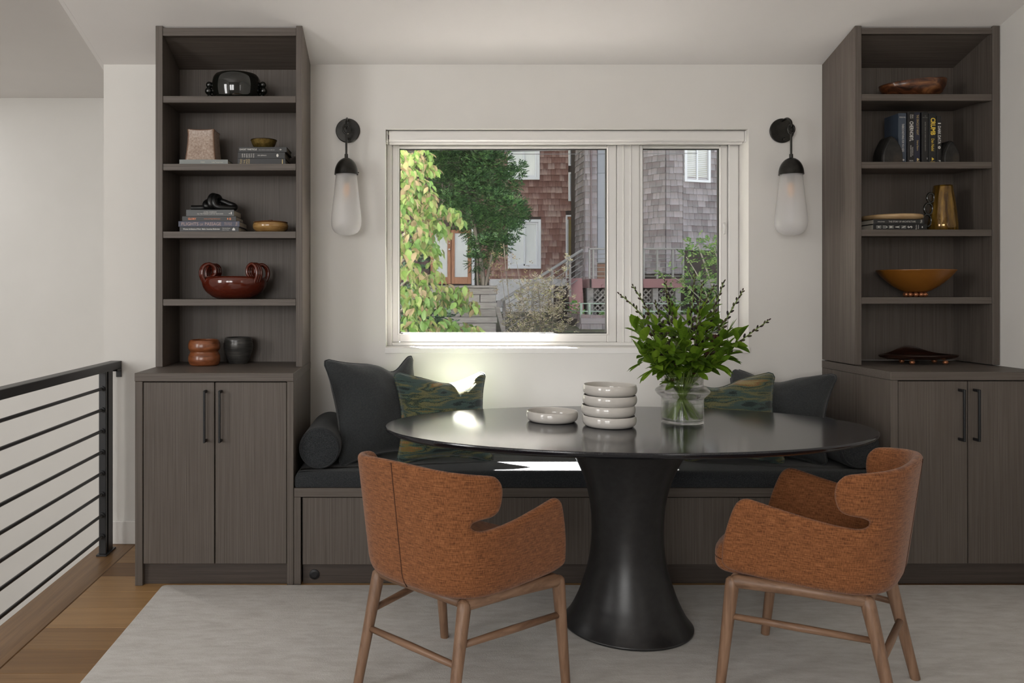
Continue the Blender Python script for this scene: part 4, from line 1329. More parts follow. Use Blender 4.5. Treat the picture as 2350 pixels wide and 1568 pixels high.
# second shelf: four books, knot, lidded box
zz = s2_ + e
gb = 'books lying on the left shelves'
SAL, PNK = (0.70, 0.22, 0.09), (0.42, 0.30, 0.27)
book('dark grey book with white bold lettering at the bottom of the four', kx(548) - kx(412), 0.0225, 0.18, (kx(412), YK, zz), (0, 0, 0), (0.018, 0.019, 0.021),
     [('Women Architects at Work  Making American Modernism', .016, .186, .007, .0155, WHT, 0, .03), ('Mary Anne Hunting', .198, .233, .0125, .0185, WHT), ('Kevin D. Murphy', .198, .228, .0055, .0105, WHT), ('m', 'house', .243, .256, .006, .019, WHT)], gb)
book('thick indigo book with large pink capitals', kx(550) - kx(409.5), 0.0255, 0.175, (kx(409.5), YK - .002, zz + .0228), (0, 0, 0), (0.040, 0.043, 0.075),
     [('FLIGHTS', .015, .093, .006, .020, PNK), ('OF', .099, .115, .006, .0145, PNK), ('PASSAGE', .123, .197, .006, .020, PNK), ('Mike Unwin &', .212, .247, .0145, .0195, PNK), ('David Tipling', .213, .246, .0065, .012, PNK), ('Yale', .263, .272, .004, .021, PNK, 1)], gb)
book('black book with orange title in the stack of four', kx(542) - kx(418), 0.0225, 0.17, (kx(418), YK, zz + .0486), (0, 0, 0), (0.016, 0.016, 0.017),
     [('GLORY', .027, .065, .006, .0155, SAL, 0, .03), ('Kahran and Regis Bethencourt', .101, .176, .0075, .0135, SAL), ('m', 'disc', .207, .213, .007, .015, SAL), ('m', 'rosette', .217, .226, .004, .017, SAL)], gb)
book('grey book on top of the four, under the black knot', kx(537) - kx(427), 0.030, 0.165, (kx(427), YK, zz + .0714), (0, 0, 0), (0.060, 0.063, 0.064),
     [('LAURIE ANDERSON', .081, .140, .017, .0215, WHT), ('ALL THE THINGS I LOST IN THE FLOOD', .051, .171, .0085, .0135, WHT), ('m', 'dots', .196, .205, .009, .016, WHT), ('m', 'bar', .2065, .2105, .0085, .020, WHT)], gb)
knot_m = plain('matte_black_ceramic', (0.006, 0.006, 0.006), 0.35)
t = thing('knot_sculpture', 'matte black knot sculpture on a stack of four books', 'sculpture', (wx(490, 3.81), 3.81, zz + .1018))
r = 0.0138
K1 = spline([(-.103, -.01, r), (-.075, -.005, r + .001), (-.045, 0, .016), (-.022, .012, .022), (.004, .028, .045), (.010, .020, .068), (-.002, -.010, .072), (-.008, -.033, .052), (-.004, -.036, .026), (.004, -.018, .014), (.018, .012, .018), (.026, .028, .042), (.022, .012, .067), (.012, -.016, .066), (.010, -.034, .044), (.020, -.034, .022), (.05, -.028, .014), (.085, -.012, r + .001), (.100, .006, .018), (.092, .018, .028), (.065, .022, .038), (.035, .022, .050), (.0, .030, .056), (-.026, .022, .050), (-.036, -.002, .038), (-.030, -.02, .024), (-.01, -.012, .018)], 6)
MB().tube(K1, r, 14).build('knot_rope', knot_m, t, sm=True, local=True)
ob = noisy('honey_wood', [(0.20, 0.10, 0.032), (0.32, 0.18, 0.06), (0.42, 0.26, 0.10)], (14, 14, 70), 0.18, 5, spec=0.5, coat=0.4)
t = thing('lidded_bowl', 'round honey brown lidded wooden bowl beside the four books', 'bowl', (wx(621, 3.81), 3.81, s2_ + e))
MB().lathe([(0, 0), (0.052, 0), (0.070, 0.007), (0.0815, 0.020), (0.084, 0.033), (0.081, 0.044), (0.078, 0.0465), (0, 0.0465)], 48).build('bowl', ob, t, sm=True, local=True, auto=0.9)
ld = MB().lathe([(0, 0.0475), (0.080, 0.0475), (0.0815, 0.0495), (0.078, 0.052), (0.05, 0.0555), (0, 0.057)], 48).build('lid', plain('red_brown_lid', (0.17, 0.07, 0.025), 0.22, 0, 0.5, 0.4), t, sm=True, local=True, auto=0.9)
MB().lathe([(0, 0.0565), (0.010, 0.0565), (0.013, 0.0595), (0.010, 0.062), (0, 0.0625)], 20).build('knob', plain('dark_knob', (0.06, 0.025, 0.012), 0.3), ld, sm=True, local=True)

# first shelf: red bowl with looped handles
red = plain('oxblood_glaze', (0.085, 0.012, 0.005), 0.1, 0, 0.5, 0.6)
t = thing('handled_bowl', 'oxblood red bowl with four looped triple handles', 'bowl', (wx(538, 3.825), 3.825, s1 + e))
pr = [(0, 0), (0.075, 0), (0.10, 0.012), (0.128, 0.036), (0.143, 0.066), (0.1425, 0.092), (0.130, 0.104), (0.118, 0.106), (0.113, 0.103), (0.128, 0.088), (0.131, 0.066), (0.115, 0.036), (0.08, 0.012), (0, 0.008)]
MB().lathe([pr[0], pr[1]] + [(p.x, p.y) for p in spline([(a, b, 0) for a, b in pr[2:-1]], 3)] + [pr[-1]], 64, sx=1.05, sy=0.90).build('bowl', red, t, sm=True, local=True)
for an in (214, 148, -38, 28):
    a = math.radians(an)
    h_ = thing('loop_handle', None, None); h_.parent = t
    for q in (-1, 0, 1):
        base = [(0.120, 0.045), (0.140, 0.072), (0.158, 0.110), (0.153, 0.145), (0.128, 0.163), (0.101, 0.150), (0.096, 0.120), (0.112, 0.100)]
        pts = []
        for rr_, z in base:
            x = rr_ * math.cos(a) * 1.05 - math.sin(a) * q * 0.0125
            y = rr_ * math.sin(a) * 0.80 + math.cos(a) * q * 0.0125
            pts.append((x, y, z))
        MB().tube(spline(pts, 6), 0.0075, 10).build('coil', red, h_, sm=True, local=True)

# counter: wooden and grey pots
teak = noisy('red_turned_wood', [(0.10, 0.028, 0.010), (0.20, 0.062, 0.022), (0.30, 0.105, 0.04)], (9, 9, 60), 0.3, 5, 0.1, coat=0.25, dist=0.8)
t = thing('pinched_pot', 'red brown wooden pot with a pinched waist on the left counter', 'pot', (wx(469, 3.785), 3.785, zc + e))
pr = [(0, 0), (0.060, 0), (0.068, 0.006), (0.0735, 0.026), (0.0715, 0.046), (0.0660, 0.057), (0.0640, 0.064), (0.0680, 0.071), (0.0735, 0.082), (0.0725, 0.102), (0.066, 0.117), (0.063, 0.1195), (0.059, 0.1185), (0.063, 0.10), (0.062, 0.05), (0.05, 0.012), (0, 0.010)]
MB().lathe([pr[0], pr[1]] + [(p.x, p.y) for p in spline([(a, b, 0) for a, b in pr[2:-1]], 4)] + [pr[-1]], 56).build('pot_body', teak, t, sm=True, local=True)
gp = noisy('grey_pewter_glaze', [(0.028, 0.028, 0.028), (0.055, 0.053, 0.050), (0.10, 0.095, 0.085)], (12, 12, 120), 0.28, 4, 0.25, metal=0.2)
t = thing('ribbed_pot', 'dark grey ribbed ceramic pot beside the wooden pot', 'pot', (wx(547, 3.885), 3.885, zc + e))
pr = [(0, 0), (0.042, 0), (0.046, 0.004), (0.056, 0.03), (0.0645, 0.055)]
for q in range(5):
    z = 0.062 + q * 0.011
    rr_ = (0.0665, 0.0690, 0.0700, 0.0692, 0.067)[q]
    pr += [(rr_ - 0.0012, z - 0.004), (rr_ + 0.0005, z)]
pr += [(0.064, 0.116), (0.062, 0.124), (0.060, 0.1255), (0.057, 0.124), (0.060, 0.105), (0.058, 0.06), (0.04, 0.01), (0, 0.008)]
MB().lathe(pr, 56).build('pot_body', gp, t, sm=True, local=True)

# ------------------------------------------------------------------ right shelves
DR = 0.009
r1, r2_, r3, r4 = [z + DR + e for z in SH]
burl = noisy('mottled_burl', [(0.012, 0.006, 0.004), (0.10, 0.032, 0.012), (0.24, 0.10, 0.035), (0.38, 0.22, 0.09)], (9, 14, 26), 0.3, 6, 0.1, pos=[0.36, 0.5, 0.64, 0.78], dist=1.2, coat=0.2)
t = thing('burl_bowl', 'irregular mottled brown wooden bowl on the top right shelf', 'bowl', (wx(2096, 3.83), 3.83, r4))
prs = [(0.30, 0.0), (0.62, 0.006), (0.85, 0.026), (0.97, 0.052), (1.0, 0.07), (0.97, 0.074), (0.90, 0.064), (0.75, 0.03), (0.4, 0.012)]
vs, fs = [], []
ns = 56
for j, (q, z) in enumerate(prs):
    for k in range(ns):
        a = 2 * PI * k / ns
        rx = 0.152 * (1 + 0.05 * math.sin(2 * a + .6) + 0.03 * math.sin(3 * a))
        ry = 0.105 * (1 + 0.04 * math.sin(2 * a))
        tilt = 0.014 * math.cos(a - 0.3) * (z / 0.07)
        vs.append((q * rx * math.cos(a), q * ry * math.sin(a), z * 1.0 + tilt * (1 if z > .02 else 0.2) + 0.012 * (z / .07)))
for j in range(len(prs) - 1):
    for k in range(ns):
        fs.append((j * ns + k, j * ns + (k + 1) % ns, (j + 1) * ns + (k + 1) % ns, (j + 1) * ns + k))
fs.append(tuple(reversed(range(ns)))); fs.append(tuple(range((len(prs) - 1) * ns, len(prs) * ns)))
mz = min(v[2] for v in vs)
MB().add([(x, y, z - mz) for x, y, z in vs], fs).build('bowl_body', burl, t, sm=True, local=True, auto=1.0)

YR = 3.775
rx_ = lambda px: wx(px, YR)
def upright(label, p0, p1, ptop, D, col, prints, y=YR):
    x0, x1 = wx(p0, y), wx(p1, y)
    L = wz(ptop, y) - r3
    book(label, L, x1 - x0, D, (x0, y, r3 + L), (0, PI / 2, 0), col, [(p(L, x1 - x0)) for p in prints], 'upright books on the right shelf')
def pr_(body, a, b, c, d, col, bold=0.0):
    if isinstance(body, tuple): return lambda L, T: ('m', body[0], a * L, b * L, c * T, d * T, col)
    return lambda L, T: (body, a * L, b * L, c * T, d * T, col, 0, bold)
def pv_(body, a, b, c, d, col):      # lettering set level across the spine of an upright book
    return lambda L, T: (body, a * L, b * L, c * T, d * T, col, 1)
upright('upright slate blue book, leftmost of the six', 2062.5, 2080, 259.5, 0.115, (0.045, 0.060, 0.085), [pv_('FIONA HILL', .07, .095, .1, .92, WHT), pr_('THERE IS NOTHING FOR YOU HERE', .21, .76, .42, .70, WHT), pr_(('disc',), .90, .935, .46, .74, WHT)])
upright('upright black book with tall white capitals', 2083.5, 2098.5, 257, 0.16, (0.010, 0.008, 0.008), [pr_('SERHII', .05, .12, .62, .82, WHT), pr_('PLOKHY', .05, .13, .32, .52, WHT), pr_('CHERNOBYL', .18, .56, .26, .84, WHT, .02), pr_('THE HISTORY OF A', .67, .84, .62, .80, WHT), pr_('NUCLEAR CATASTROPHE', .64, .86, .36, .54, WHT), pv_('BASIC', .92, .94, .25, .85, WHT), pv_('BOOKS', .95, .97, .25, .85, WHT)])
upright('upright navy book with thin gold title', 2099, 2111.5, 257.5, 0.155, (0.014, 0.015, 0.032), [pr_('THE ORACLE OF NIGHT', .05, .44, .35, .75, GLD), pr_('Sidarta Ribeiro', .54, .74, .38, .72, GLD), pr_(('house',), .885, .935, .4, .85, GLD), pr_(('bar',), .95, .958, .3, .9, GLD)])
upright('upright black book with very small grey title', 2116, 2130, 257, 0.16, (0.009, 0.008, 0.0075), [pv_('ED', .07, .085, .45, .68, (0.25, 0.24, 0.22)), pv_('MITCHELL', .10, .115, .1, .95, (0.25, 0.24, 0.22)), pr_('SEVEN YEARS OF DEEDS AND SCIENTISTS', .19, .75, .45, .62, (0.25, 0.24, 0.22)), pr_(('bar',), .875, .91, .80, .88, WHT)])
upright('upright black book with big yellow title', 2132, 2148.5, 260, 0.15, (0.010, 0.010, 0.010), [pr_('CRUMB', .09, .43, .22, .90, YEL, .03), pr_('Dan Nadel', .50, .74, .32, .72, YEL), pr_(('sail',), .865, .935, .38, .72, YEL), pr_(('bar',), .95, .965, .2, .8, YEL)])
upright('upright black book with blocky white title, rightmost of the six', 2150.5, 2160.5, 266, 0.15, (0.010, 0.009, 0.0085), [pr_(('bar',), .145, .168, .2, .85, WHT), pr_('DARK DATA', .21, .58, .2, .85, WHT, .02), pr_(('rosette',), .62, .69, .15, .85, WHT), pr_('P', .92, .97, .35, .8, WHT)])
stone = noisy('dark_agate', [(0.006, 0.006, 0.006), (0.022, 0.020, 0.018), (0.05, 0.038, 0.028)], (14, 14, 14), 0.5, 5, 0.2, spec=0.3)
def bookend(px, w_, h_, label, y):
    t = thing('stone_bookend', label, 'bookend', (wx(px, y), y, r3), group='dark stone bookends')
    mb = MB()
    n = 22
    poly = []
    for k in range(n):
        a = PI * k / (n - 1)
        poly.append((w_ / 2 * math.cos(a) * (1 + .05 * math.sin(5 * a)), h_ * math.sin(a) ** .8 * (1 + .04 * math.sin(4 * a + 1))))
    vs = [(x * s_, y_ * 1.0, z * s_ + (0 if s_ == 1 else 0)) for y_, s_ in ((-.045, .90), (-.035, 1), (.035, 1), (.045, .90)) for x, z in poly]
    fs = [(j * n + k, j * n + (k + 1) % n, (j + 1) * n + (k + 1) % n, (j + 1) * n + k) for j in range(3) for k in range(n)]
    fs += [tuple(reversed(range(n))), tuple(range(3 * n, 4 * n))]
    mb.add(vs, fs).build('stone', stone, t, 0.003, local=True)
bookend(2037, 0.096, 0.125, 'dark rounded stone bookend left of the upright books', 3.80)
bookend(2171, 0.075, 0.105, 'dark rounded stone bookend right of the upright books', 3.80)

gb = 'books lying on the right shelf'
y_ = 3.735
qx = lambda px: wx(px, y_)
book('black book with six sideways white capitals, under another book', qx(2127) - qx(2004), 0.0265, 0.17, (qx(2004), y_, r2_), (0, 0, 0), (0.007, 0.007, 0.0075),
     [(c_, .015 + q * .0287, .037 + q * .0287, .0085, .0185, WHT, 1, .02) for q, c_ in enumerate('HUMANS')] + [('Brandon', .195, .201, .003, .024, WHT, 1), ('Stanton', .205, .211, .005, .023, WHT, 1), ('m', 'disc', .224, .229, .009, .017, WHT)], gb)
book('black book with small white capitals, under the round tray', qx(2122) - qx(2005), 0.0225, 0.165, (qx(2005), y_, r2_ + .0268), (0, 0, 0), (0.012, 0.0115, 0.012),
     [('RYBCZYNSKI', .019, .051, .009, .0135, WHT), ('THE STORY OF ARCHITECTURE', .069, .194, .008, .0155, WHT), ('Yale', .215, .224, .004, .020, WHT, 1)], gb)
t = thing('round_tray', 'round pale wooden tray on two black books', 'tray', (wx(2046, 3.83), 3.83, r2_ + .0497))
rim_w = noisy('pale_turned_wood', [(0.34, 0.21, 0.10), (0.52, 0.36, 0.19)], (12, 12, 80), 0.45, 4)
MB().lathe([(0, 0), (0.108, 0), (0.118, 0.003), (0.122, 0.006), (0.1275, 0.010), (0.1295, 0.016), (0.128, 0.022), (0.122, 0.0245), (0.114, 0.022), (0.108, 0.012), (0, 0.010)], 64).build('tray_body', rim_w, t, sm=True, local=True)
amber = noisy('amber_lustre_glass', [(0.05, 0.022, 0.004), (0.16, 0.085, 0.012), (0.34, 0.20, 0.03)], (38, 38, 3), 0.07, 3, 0.35, metal=0.55, spec=0.7, coat=0.4)
t = thing('glass_pitcher', 'tapered amber glass pitcher with a looped black handle', 'pitcher', (wx(2164, 3.80), 3.80, r2_))
MB().lathe([(0, 0), (0.060, 0), (0.0635, 0.004), (0.0625, 0.03), (0.056, 0.09), (0.048, 0.15), (0.0405, 0.205), (0.039, 0.2135), (0.0365, 0.213), (0.044, 0.15), (0.057, 0.03), (0.052, 0.008), (0, 0.007)], 48).build('body', amber, t, sm=True, local=True)
for zc_, rr_, xx in ((0.048, 0.026, -0.080), (0.103, 0.024, -0.072), (0.155, 0.020, -0.062)):
    MB().tube([(xx + rr_ * .8 * math.cos(a), -0.006, zc_ + rr_ * 1.1 * math.sin(a)) for a in [2 * PI * k / 26 for k in range(26)]], 0.0052, 9, closed=True).build('handle_loop', black_glass, t, sm=True, local=True)
t = thing('footed_bowl', 'wide ochre bowl on a ring of copper beads', 'bowl', (wx(2101, 3.80), 3.80, r1))
och = plain('ochre_lacquer', (0.20, 0.075, 0.010), 0.3, 0, 0.5)
pr = [(0, 0.022), (0.040, 0.022), (0.062, 0.030), (0.100, 0.056), (0.135, 0.088), (0.160, 0.119), (0.1635, 0.124), (0.160, 0.1245), (0.130, 0.092), (0.095, 0.062), (0.05, 0.034), (0, 0.030)]
MB().lathe([pr[0], pr[1]] + [(p.x, p.y) for p in spline([(a, b, 0) for a, b in pr[2:-1]], 3)] + [pr[-1]], 64).build('bowl', och, t, sm=True, local=True)
cop = plain('copper_bead', (0.42, 0.17, 0.08), 0.3, 0.7)
for k in range(11):
    a = 2 * PI * k / 11 + .2
    MB().sphere((0.040 * math.cos(a), 0.040 * math.sin(a), 0.0115), 0.0115, 14, 10).build('bead', cop, t, sm=True, local=True)
t = thing('footed_tray', 'long dark oiled wooden tray on small feet on the right counter', 'tray', (wx(2108, 3.80), 3.80, zc + 0.005 + e))
dk = noisy('dark_rosewood', [(0.006, 0.003, 0.002), (0.030, 0.010, 0.006)], (10, 40, 40), 0.22, 4, coat=0.3)
vs, fs = [], []
ns, rings = 64, []
lv = [(0.45, 0.020, 0), (0.8, 0.023, 0), (0.96, 0.032, 1), (1.0, 0.040, 1), (0.97, 0.043, 1), (0.85, 0.036, .5), (0.4, 0.031, 0)]
for q, z, u in lv:
    for k in range(ns):
        a = 2 * PI * k / ns
        x = 0.188 * math.cos(a); y = 0.085 * math.sin(a) * (1 - .25 * abs(math.cos(a)))
        lift = 0.038 * math.exp(-((x + .0) / .09) ** 2) * max(0, math.sin(a)) * u
        vs.append((q * x, q * y, z + lift))
for j in range(len(lv) - 1):
    for k in range(ns):
        fs.append((j * ns + k, j * ns + (k + 1) % ns, (j + 1) * ns + (k + 1) % ns, (j + 1) * ns + k))
fs.append(tuple(reversed(range(ns)))); fs.append(tuple(range((len(lv) - 1) * ns, len(lv) * ns)))
MB().add(vs, fs).build('tray_body', dk, t, sm=True, local=True, auto=1.0)
for x in (-.055, .10):
    for y in (-.04, .04):
        MB().sphere((x, y, 0.0105), 0.0125, 14, 10, (1, 1, .84)).build('foot', cop, t, sm=True, local=True)

# ------------------------------------------------------------------ outside
sh_brown = noisy('brown_cedar_shingle', [(0.06, 0.034, 0.030), (0.15, 0.088, 0.076), (0.25, 0.175, 0.155), (0.35, 0.295, 0.275)], (26, 26, 3), 0.8, 5, 0.2, pos=[0.15, 0.4, 0.62, 0.85], randomize=0.45, spec=0.15)
sh_grey = noisy('grey_cedar_shingle', [(0.085, 0.082, 0.088), (0.16, 0.155, 0.165), (0.24, 0.23, 0.245), (0.32, 0.30, 0.31)], (26, 26, 3), 0.8, 5, 0.2, pos=[0.15, 0.42, 0.66, 0.9], randomize=0.5, spec=0.15)
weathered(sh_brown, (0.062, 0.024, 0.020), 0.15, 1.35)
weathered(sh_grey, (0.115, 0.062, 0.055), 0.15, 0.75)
gap_m = plain('shingle_gap', (0.02, 0.014, 0.012), 0.9)
ext_white = plain('exterior_white_paint', (0.62, 0.63, 0.66), 0.5)
ext_grey = noisy('weathered_grey_wood', [(0.075, 0.072, 0.070), (0.14, 0.136, 0.132), (0.20, 0.195, 0.19)], (6, 30, 50), 0.85, 5, 0.3, randomize=0.3)
maroon = plain('maroon_paint', (0.12, 0.055, 0.06), 0.6)
curtain = noisy('white_curtain', [(0.60, 0.62, 0.62), (0.72, 0.73, 0.72)], (3, 3, 1.5), 0.8, 3)
door_wood = noisy('orange_door_wood', [(0.16, 0.06, 0.022), (0.24, 0.10, 0.04)], (40, 40, 4), 0.5, 4)
dark_glass = plain('dark_exterior_glass', (0.02, 0.022, 0.018), 0.08, 0, 0.6)
cable_m = plain('steel_cable', (0.16, 0.16, 0.155), 0.5, 0.2)

def shingle_mesh(w, name):
    h = 0.24
    b, t = 0.030, 0.004
    g = 0.0018
    vs = [(g, -b, 0), (w - g, -b, 0), (w - g, 0, 0), (g, 0, 0), (g, -t, h), (w - g, -t, h), (w - g, 0, h), (g, 0, h)]
    fs = [(0, 1, 5, 4), (0, 3, 2, 1), (1, 2, 6, 5), (0, 4, 7, 3), (4, 5, 6, 7)]
    return vs, fs
SHW = [0.09, 0.115, 0.14, 0.165, 0.20]
def shingle_face(parent, p0, p1, z0, z1, row, mat, holes, seed, vis, budget, extra):
    """face from p0 to p1 (plan), rows upward; vis(u-point)->bool decides single objects"""
    rr = random.Random(seed)
    p0 = Vector((p0[0], p0[1], 0)); p1 = Vector((p1[0], p1[1], 0))
    W = (p1 - p0).length
    ud = (p1 - p0).normalized()
    ang = math.atan2(ud.y, ud.x)
    meshes = {}
    for w_ in SHW:
        vs, fs = shingle_mesh(w_, '')
        me = bpy.data.meshes.new('shingle'); me.from_pydata(vs, [], fs); me.materials.append(mat); meshes[w_] = me
    base = parent.location
    z = z0
    ri = 0
    while z < z1:
        spans = [(0.0, W)]
        for (a, b, c, d) in holes:
            if c < z + row * 0.75 and d > z + row * 0.25:
                ns = []
                for (s, e_) in spans:
                    if b <= s or a >= e_: ns.append((s, e_))
                    else:
                        if a > s + .02: ns.append((s, a))
                        if b < e_ - .02: ns.append((b, e_))
                spans = ns
        for (s, e_) in spans:
            u = s
            first = True
            while u < e_ - 0.005:
                w_ = rr.choice(SHW)
                sc = 1.0
                if first: sc = rr.uniform(.5, 1); first = False
                if u + w_ * sc > e_ - 0.04: sc = (e_ - u) / w_
                q = p0 + ud * u
                zz_ = z + rr.uniform(-.006, .006)
                mid = q + ud * (w_ * sc / 2)
                if budget[0] > 0 and vis(mid.x, mid.y, z + row / 2):
                    o = link('shingle', meshes[w_], None, parent, (q.x - base.x, q.y - base.y, zz_ - base.z), (0, 0, ang), (sc, 1, 1))
                    budget[0] -= 1
                else:
                    vs, fs = shingle_mesh(w_ * sc, '')
                    n0 = len(extra.v)
                    extra.add(vs, fs)
                    extra.move(Matrix.Translation((q.x, q.y, zz_)) @ Matrix.Rotation(ang, 4, 'Z'), n0)
                u += w_ * sc
        z += row
        ri += 1
def to_px(x, y, z): return PX + F * x / y, PY + F * (EYE - z) / y

def ext_window(parent, x0, x1, z0, z1, y, fr=0.05, split=True, pane=None, fmat=None):
    w_ = thing('window', None, None, (x0 - parent.location.x, y - parent.location.y, z0 - parent.location.z)); w_.parent = parent
    mb = MB(); rect_frame(mb, 0, x1 - x0, 0, z1 - z0, fr, -0.05, 0.03)
    mb.build('casing', fmat or ext_white, w_, 0.004, local=True)
    mb = MB(); rect_frame(mb, fr + .004, x1 - x0 - fr - .004, fr + .004, z1 - z0 - fr - .004, fr * .6, -0.022, 0.02)
    if split: mb.box((x1 - x0) / 2 - fr * .3, (x1 - x0) / 2 + fr * .3, -0.022, 0.02, fr, z1 - z0 - fr)
    mb.build('sash', fmat or ext_white, w_, 0.002, local=True)
    MB().box(fr, x1 - x0 - fr, 0.0, 0.01, fr, z1 - z0 - fr).build('pane', pane or curtain, w_, local=True)
    return w_

# house with brown shingles
YA = 20.0
ax = lambda px: wx(px, YA)
az = lambda py: wz(py, YA)
hA = thing('shingle_house', 'brown shingled house with white framed windows behind the trees', 'house', (2.0, YA, 0.4))
HX0, HX1 = ax(150), ax(1328)
bx('wall', HX0, HX1, YA + 0.005, YA + 3, 0.3, 12.6, gap_m, hA, 0)
wins = [(1165, 1238, 318, 413), (1165, 1241, 504, 617)]
holes = []
xs0 = ax(1100)
for (a, b, c, d) in wins:
    ext_window(hA, ax(a), ax(b), az(d), az(c), YA, 0.07)
    holes.append((ax(a) - xs0, ax(b) - xs0, az(d), az(c)))
for (a, b, c, d) in [(1304, 1330, 300, 381), (1304, 1330, 396, 462)]:
    ext_window(hA, ax(a), ax(b), az(d), az(c), YA, 0.045, False, dark_glass)
    holes.append((ax(a) - xs0, ax(b) - xs0, az(d), az(c)))
# side door
holes.append((ax(1298) - xs0, ax(1330) - xs0, az(640), az(494)))
dd = ext_window(hA, ax(1298), ax(1330), az(640), az(494), YA, 0.04, False, noisy('amber_door_glass', [(0.09, 0.07, 0.012), (0.17, 0.13, 0.03)], (5, 5, 5), 0.3))
bx('door_panel', ax(1302) - hA.location.x, ax(1329) - hA.location.x, -0.03, 0.02, az(636) - hA.location.z, az(618) - hA.location.z, door_wood, hA, 0.004, local=True)
bx('door_panel', ax(1302) - hA.location.x, ax(1329) - hA.location.x, -0.03, 0.02, az(504) - hA.location.z, az(498) - hA.location.z, door_wood, hA, 0.004, local=True)
budA = [296]
exA = MB()
visA = lambda x, y, z: (lambda p: 1104 < p[0] < 1324 and 336 < p[1] < 642)(to_px(x, y, z))
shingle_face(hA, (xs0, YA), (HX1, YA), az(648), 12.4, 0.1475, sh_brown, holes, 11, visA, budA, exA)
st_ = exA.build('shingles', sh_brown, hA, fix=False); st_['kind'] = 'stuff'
# dark upright boards and french doors to the left
bmat = noisy('dark_upright_board', [(0.030, 0.016, 0.018), (0.062, 0.035, 0.036)], (30, 30, 2), 0.8, 4, randomize=0.4)
x = HX0
while x < xs0 - 0.02:
    x2 = min(x + 0.2, xs0)
    if not (ax(985) < (x + x2) / 2 < ax(1088)):
        bx('board', x + .004, x2 - .004, YA - 0.02, YA, az(655), 12.4, bmat, hA, 0.003)
    else:
        bx('board', x + .004, x2 - .004, YA - 0.02, YA, az(525), 12.4, bmat, hA, 0.003)
    x = x2
for (a, b) in ((988, 1034.5), (1035.5, 1081)):
    dr = thing('french_door', None, None, (ax(a) - hA.location.x, -0.03, az(652) - hA.location.z)); dr.parent = hA
    w_, h_ = ax(b) - ax(a), az(528) - az(652)
    mb = MB(); rect_frame(mb, 0, w_, 0, h_, 0.085, -0.03, 0.02, tb=0.17)
    mb.build('door_frame', door_wood, dr, 0.004, local=True)
    MB().box(0.085, w_ - 0.085, -0.008, 0.0, 0.17, h_ - 0.085).build('pane', curtain, dr, local=True)
    if a < 1000: MB().sphere((w_ - 0.04, -0.05, 0.85), 0.028, 10, 8).sphere((w_ - 0.04, -0.05, 1.0), 0.02, 10, 8).build('door_knob', plain('chrome', (0.6, 0.6, 0.6), 0.2, 0.9), dr, local=True, sm=True)
bx('door_trim', ax(1082), ax(1089), YA - 0.05, YA, az(655), az(522), ext_white, hA, 0.004)
bx('foundation', ax(1122), ax(1300), YA - 0.25, YA, 0.2, az(641), noisy('white_stucco', [(0.42, 0.42, 0.43), (0.55, 0.55, 0.55)], (8, 8, 8), 0.9, 4, 0.2), hA, 0.01)
mb = MB().prof_x([(YA - .6, 12.4), (YA + 3.4, 14.4), (YA + 3.4, 14.6), (YA - .6, 12.6)], HX0 - .5, HX1 + .2)
mb.build('roof', plain('roof_grey', (0.08, 0.08, 0.08), 0.9), hA)

# narrow shingled tower with downspout
YT = 18.4
tx = lambda px: wx(px, YT)
hT = thing('shingle_tower', 'narrow grey shingled tower with a brown downspout', 'tower', (tx(1350), YT, 0.6))
cA, cB, cC = (wx(1322, 19.3), 19.3), (tx(1342), YT), (tx(1370), YT)
mb = MB()
poly = [(cA[0], cA[1] + .02), (cB[0], cB[1] + .02), (cC[0], cC[1] + .02), (cC[0], 19.9), (cA[0], 19.9)]
n = len(poly)
mb.add([(x, y, z) for z in (0.6, 12.6) for x, y in poly], [(k, (k + 1) % n, n + (k + 1) % n, n + k) for k in range(n)] + [tuple(reversed(range(n))), tuple(range(n, 2 * n))])
mb.build('core', gap_m, hT)
budT = [200]; exT = MB()
visT = lambda x, y, z: (lambda p: 334 < p[1] < 642)(to_px(x, y, z))
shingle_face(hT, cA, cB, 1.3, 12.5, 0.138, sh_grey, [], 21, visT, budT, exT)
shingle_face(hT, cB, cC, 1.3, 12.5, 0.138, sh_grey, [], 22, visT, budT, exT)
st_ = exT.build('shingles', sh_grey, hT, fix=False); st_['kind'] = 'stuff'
bx('downspout', tx(1354.2), tx(1357.2), YT - .07, YT - .02, 1.4, 12.5, plain('brown_downspout', (0.07, 0.045, 0.05), 0.5), hT, 0.006)

# pale panelled wing between tower and second house
hP = thing('panel_wing', 'pale grey panelled wall beside the shingled tower', 'wall wing', (wx(1400, 19), 19.0, 1.4))
pn_m = plain('pale_grey_panel', (0.36, 0.38, 0.42), 0.5)
zz_ = wz(603, 19.0)
while zz_ < 12.0:
    bx('panel', wx(1371.5, 19), wx(1450, 19), 19.0, 19.06, zz_ + .004, zz_ + 1.05, pn_m, hP, 0.003)
    zz_ += 1.05
bx('dark_opening', wx(1371, 19), wx(1450, 19), 19.06, 19.3, 1.3, 12.3, gap_m, hP, 0)
bx('panel', wx(1371.5, 19), wx(1395, 19), 19.02, 19.05, wz(640, 19), wz(606, 19), door_wood, hP, 0.003)

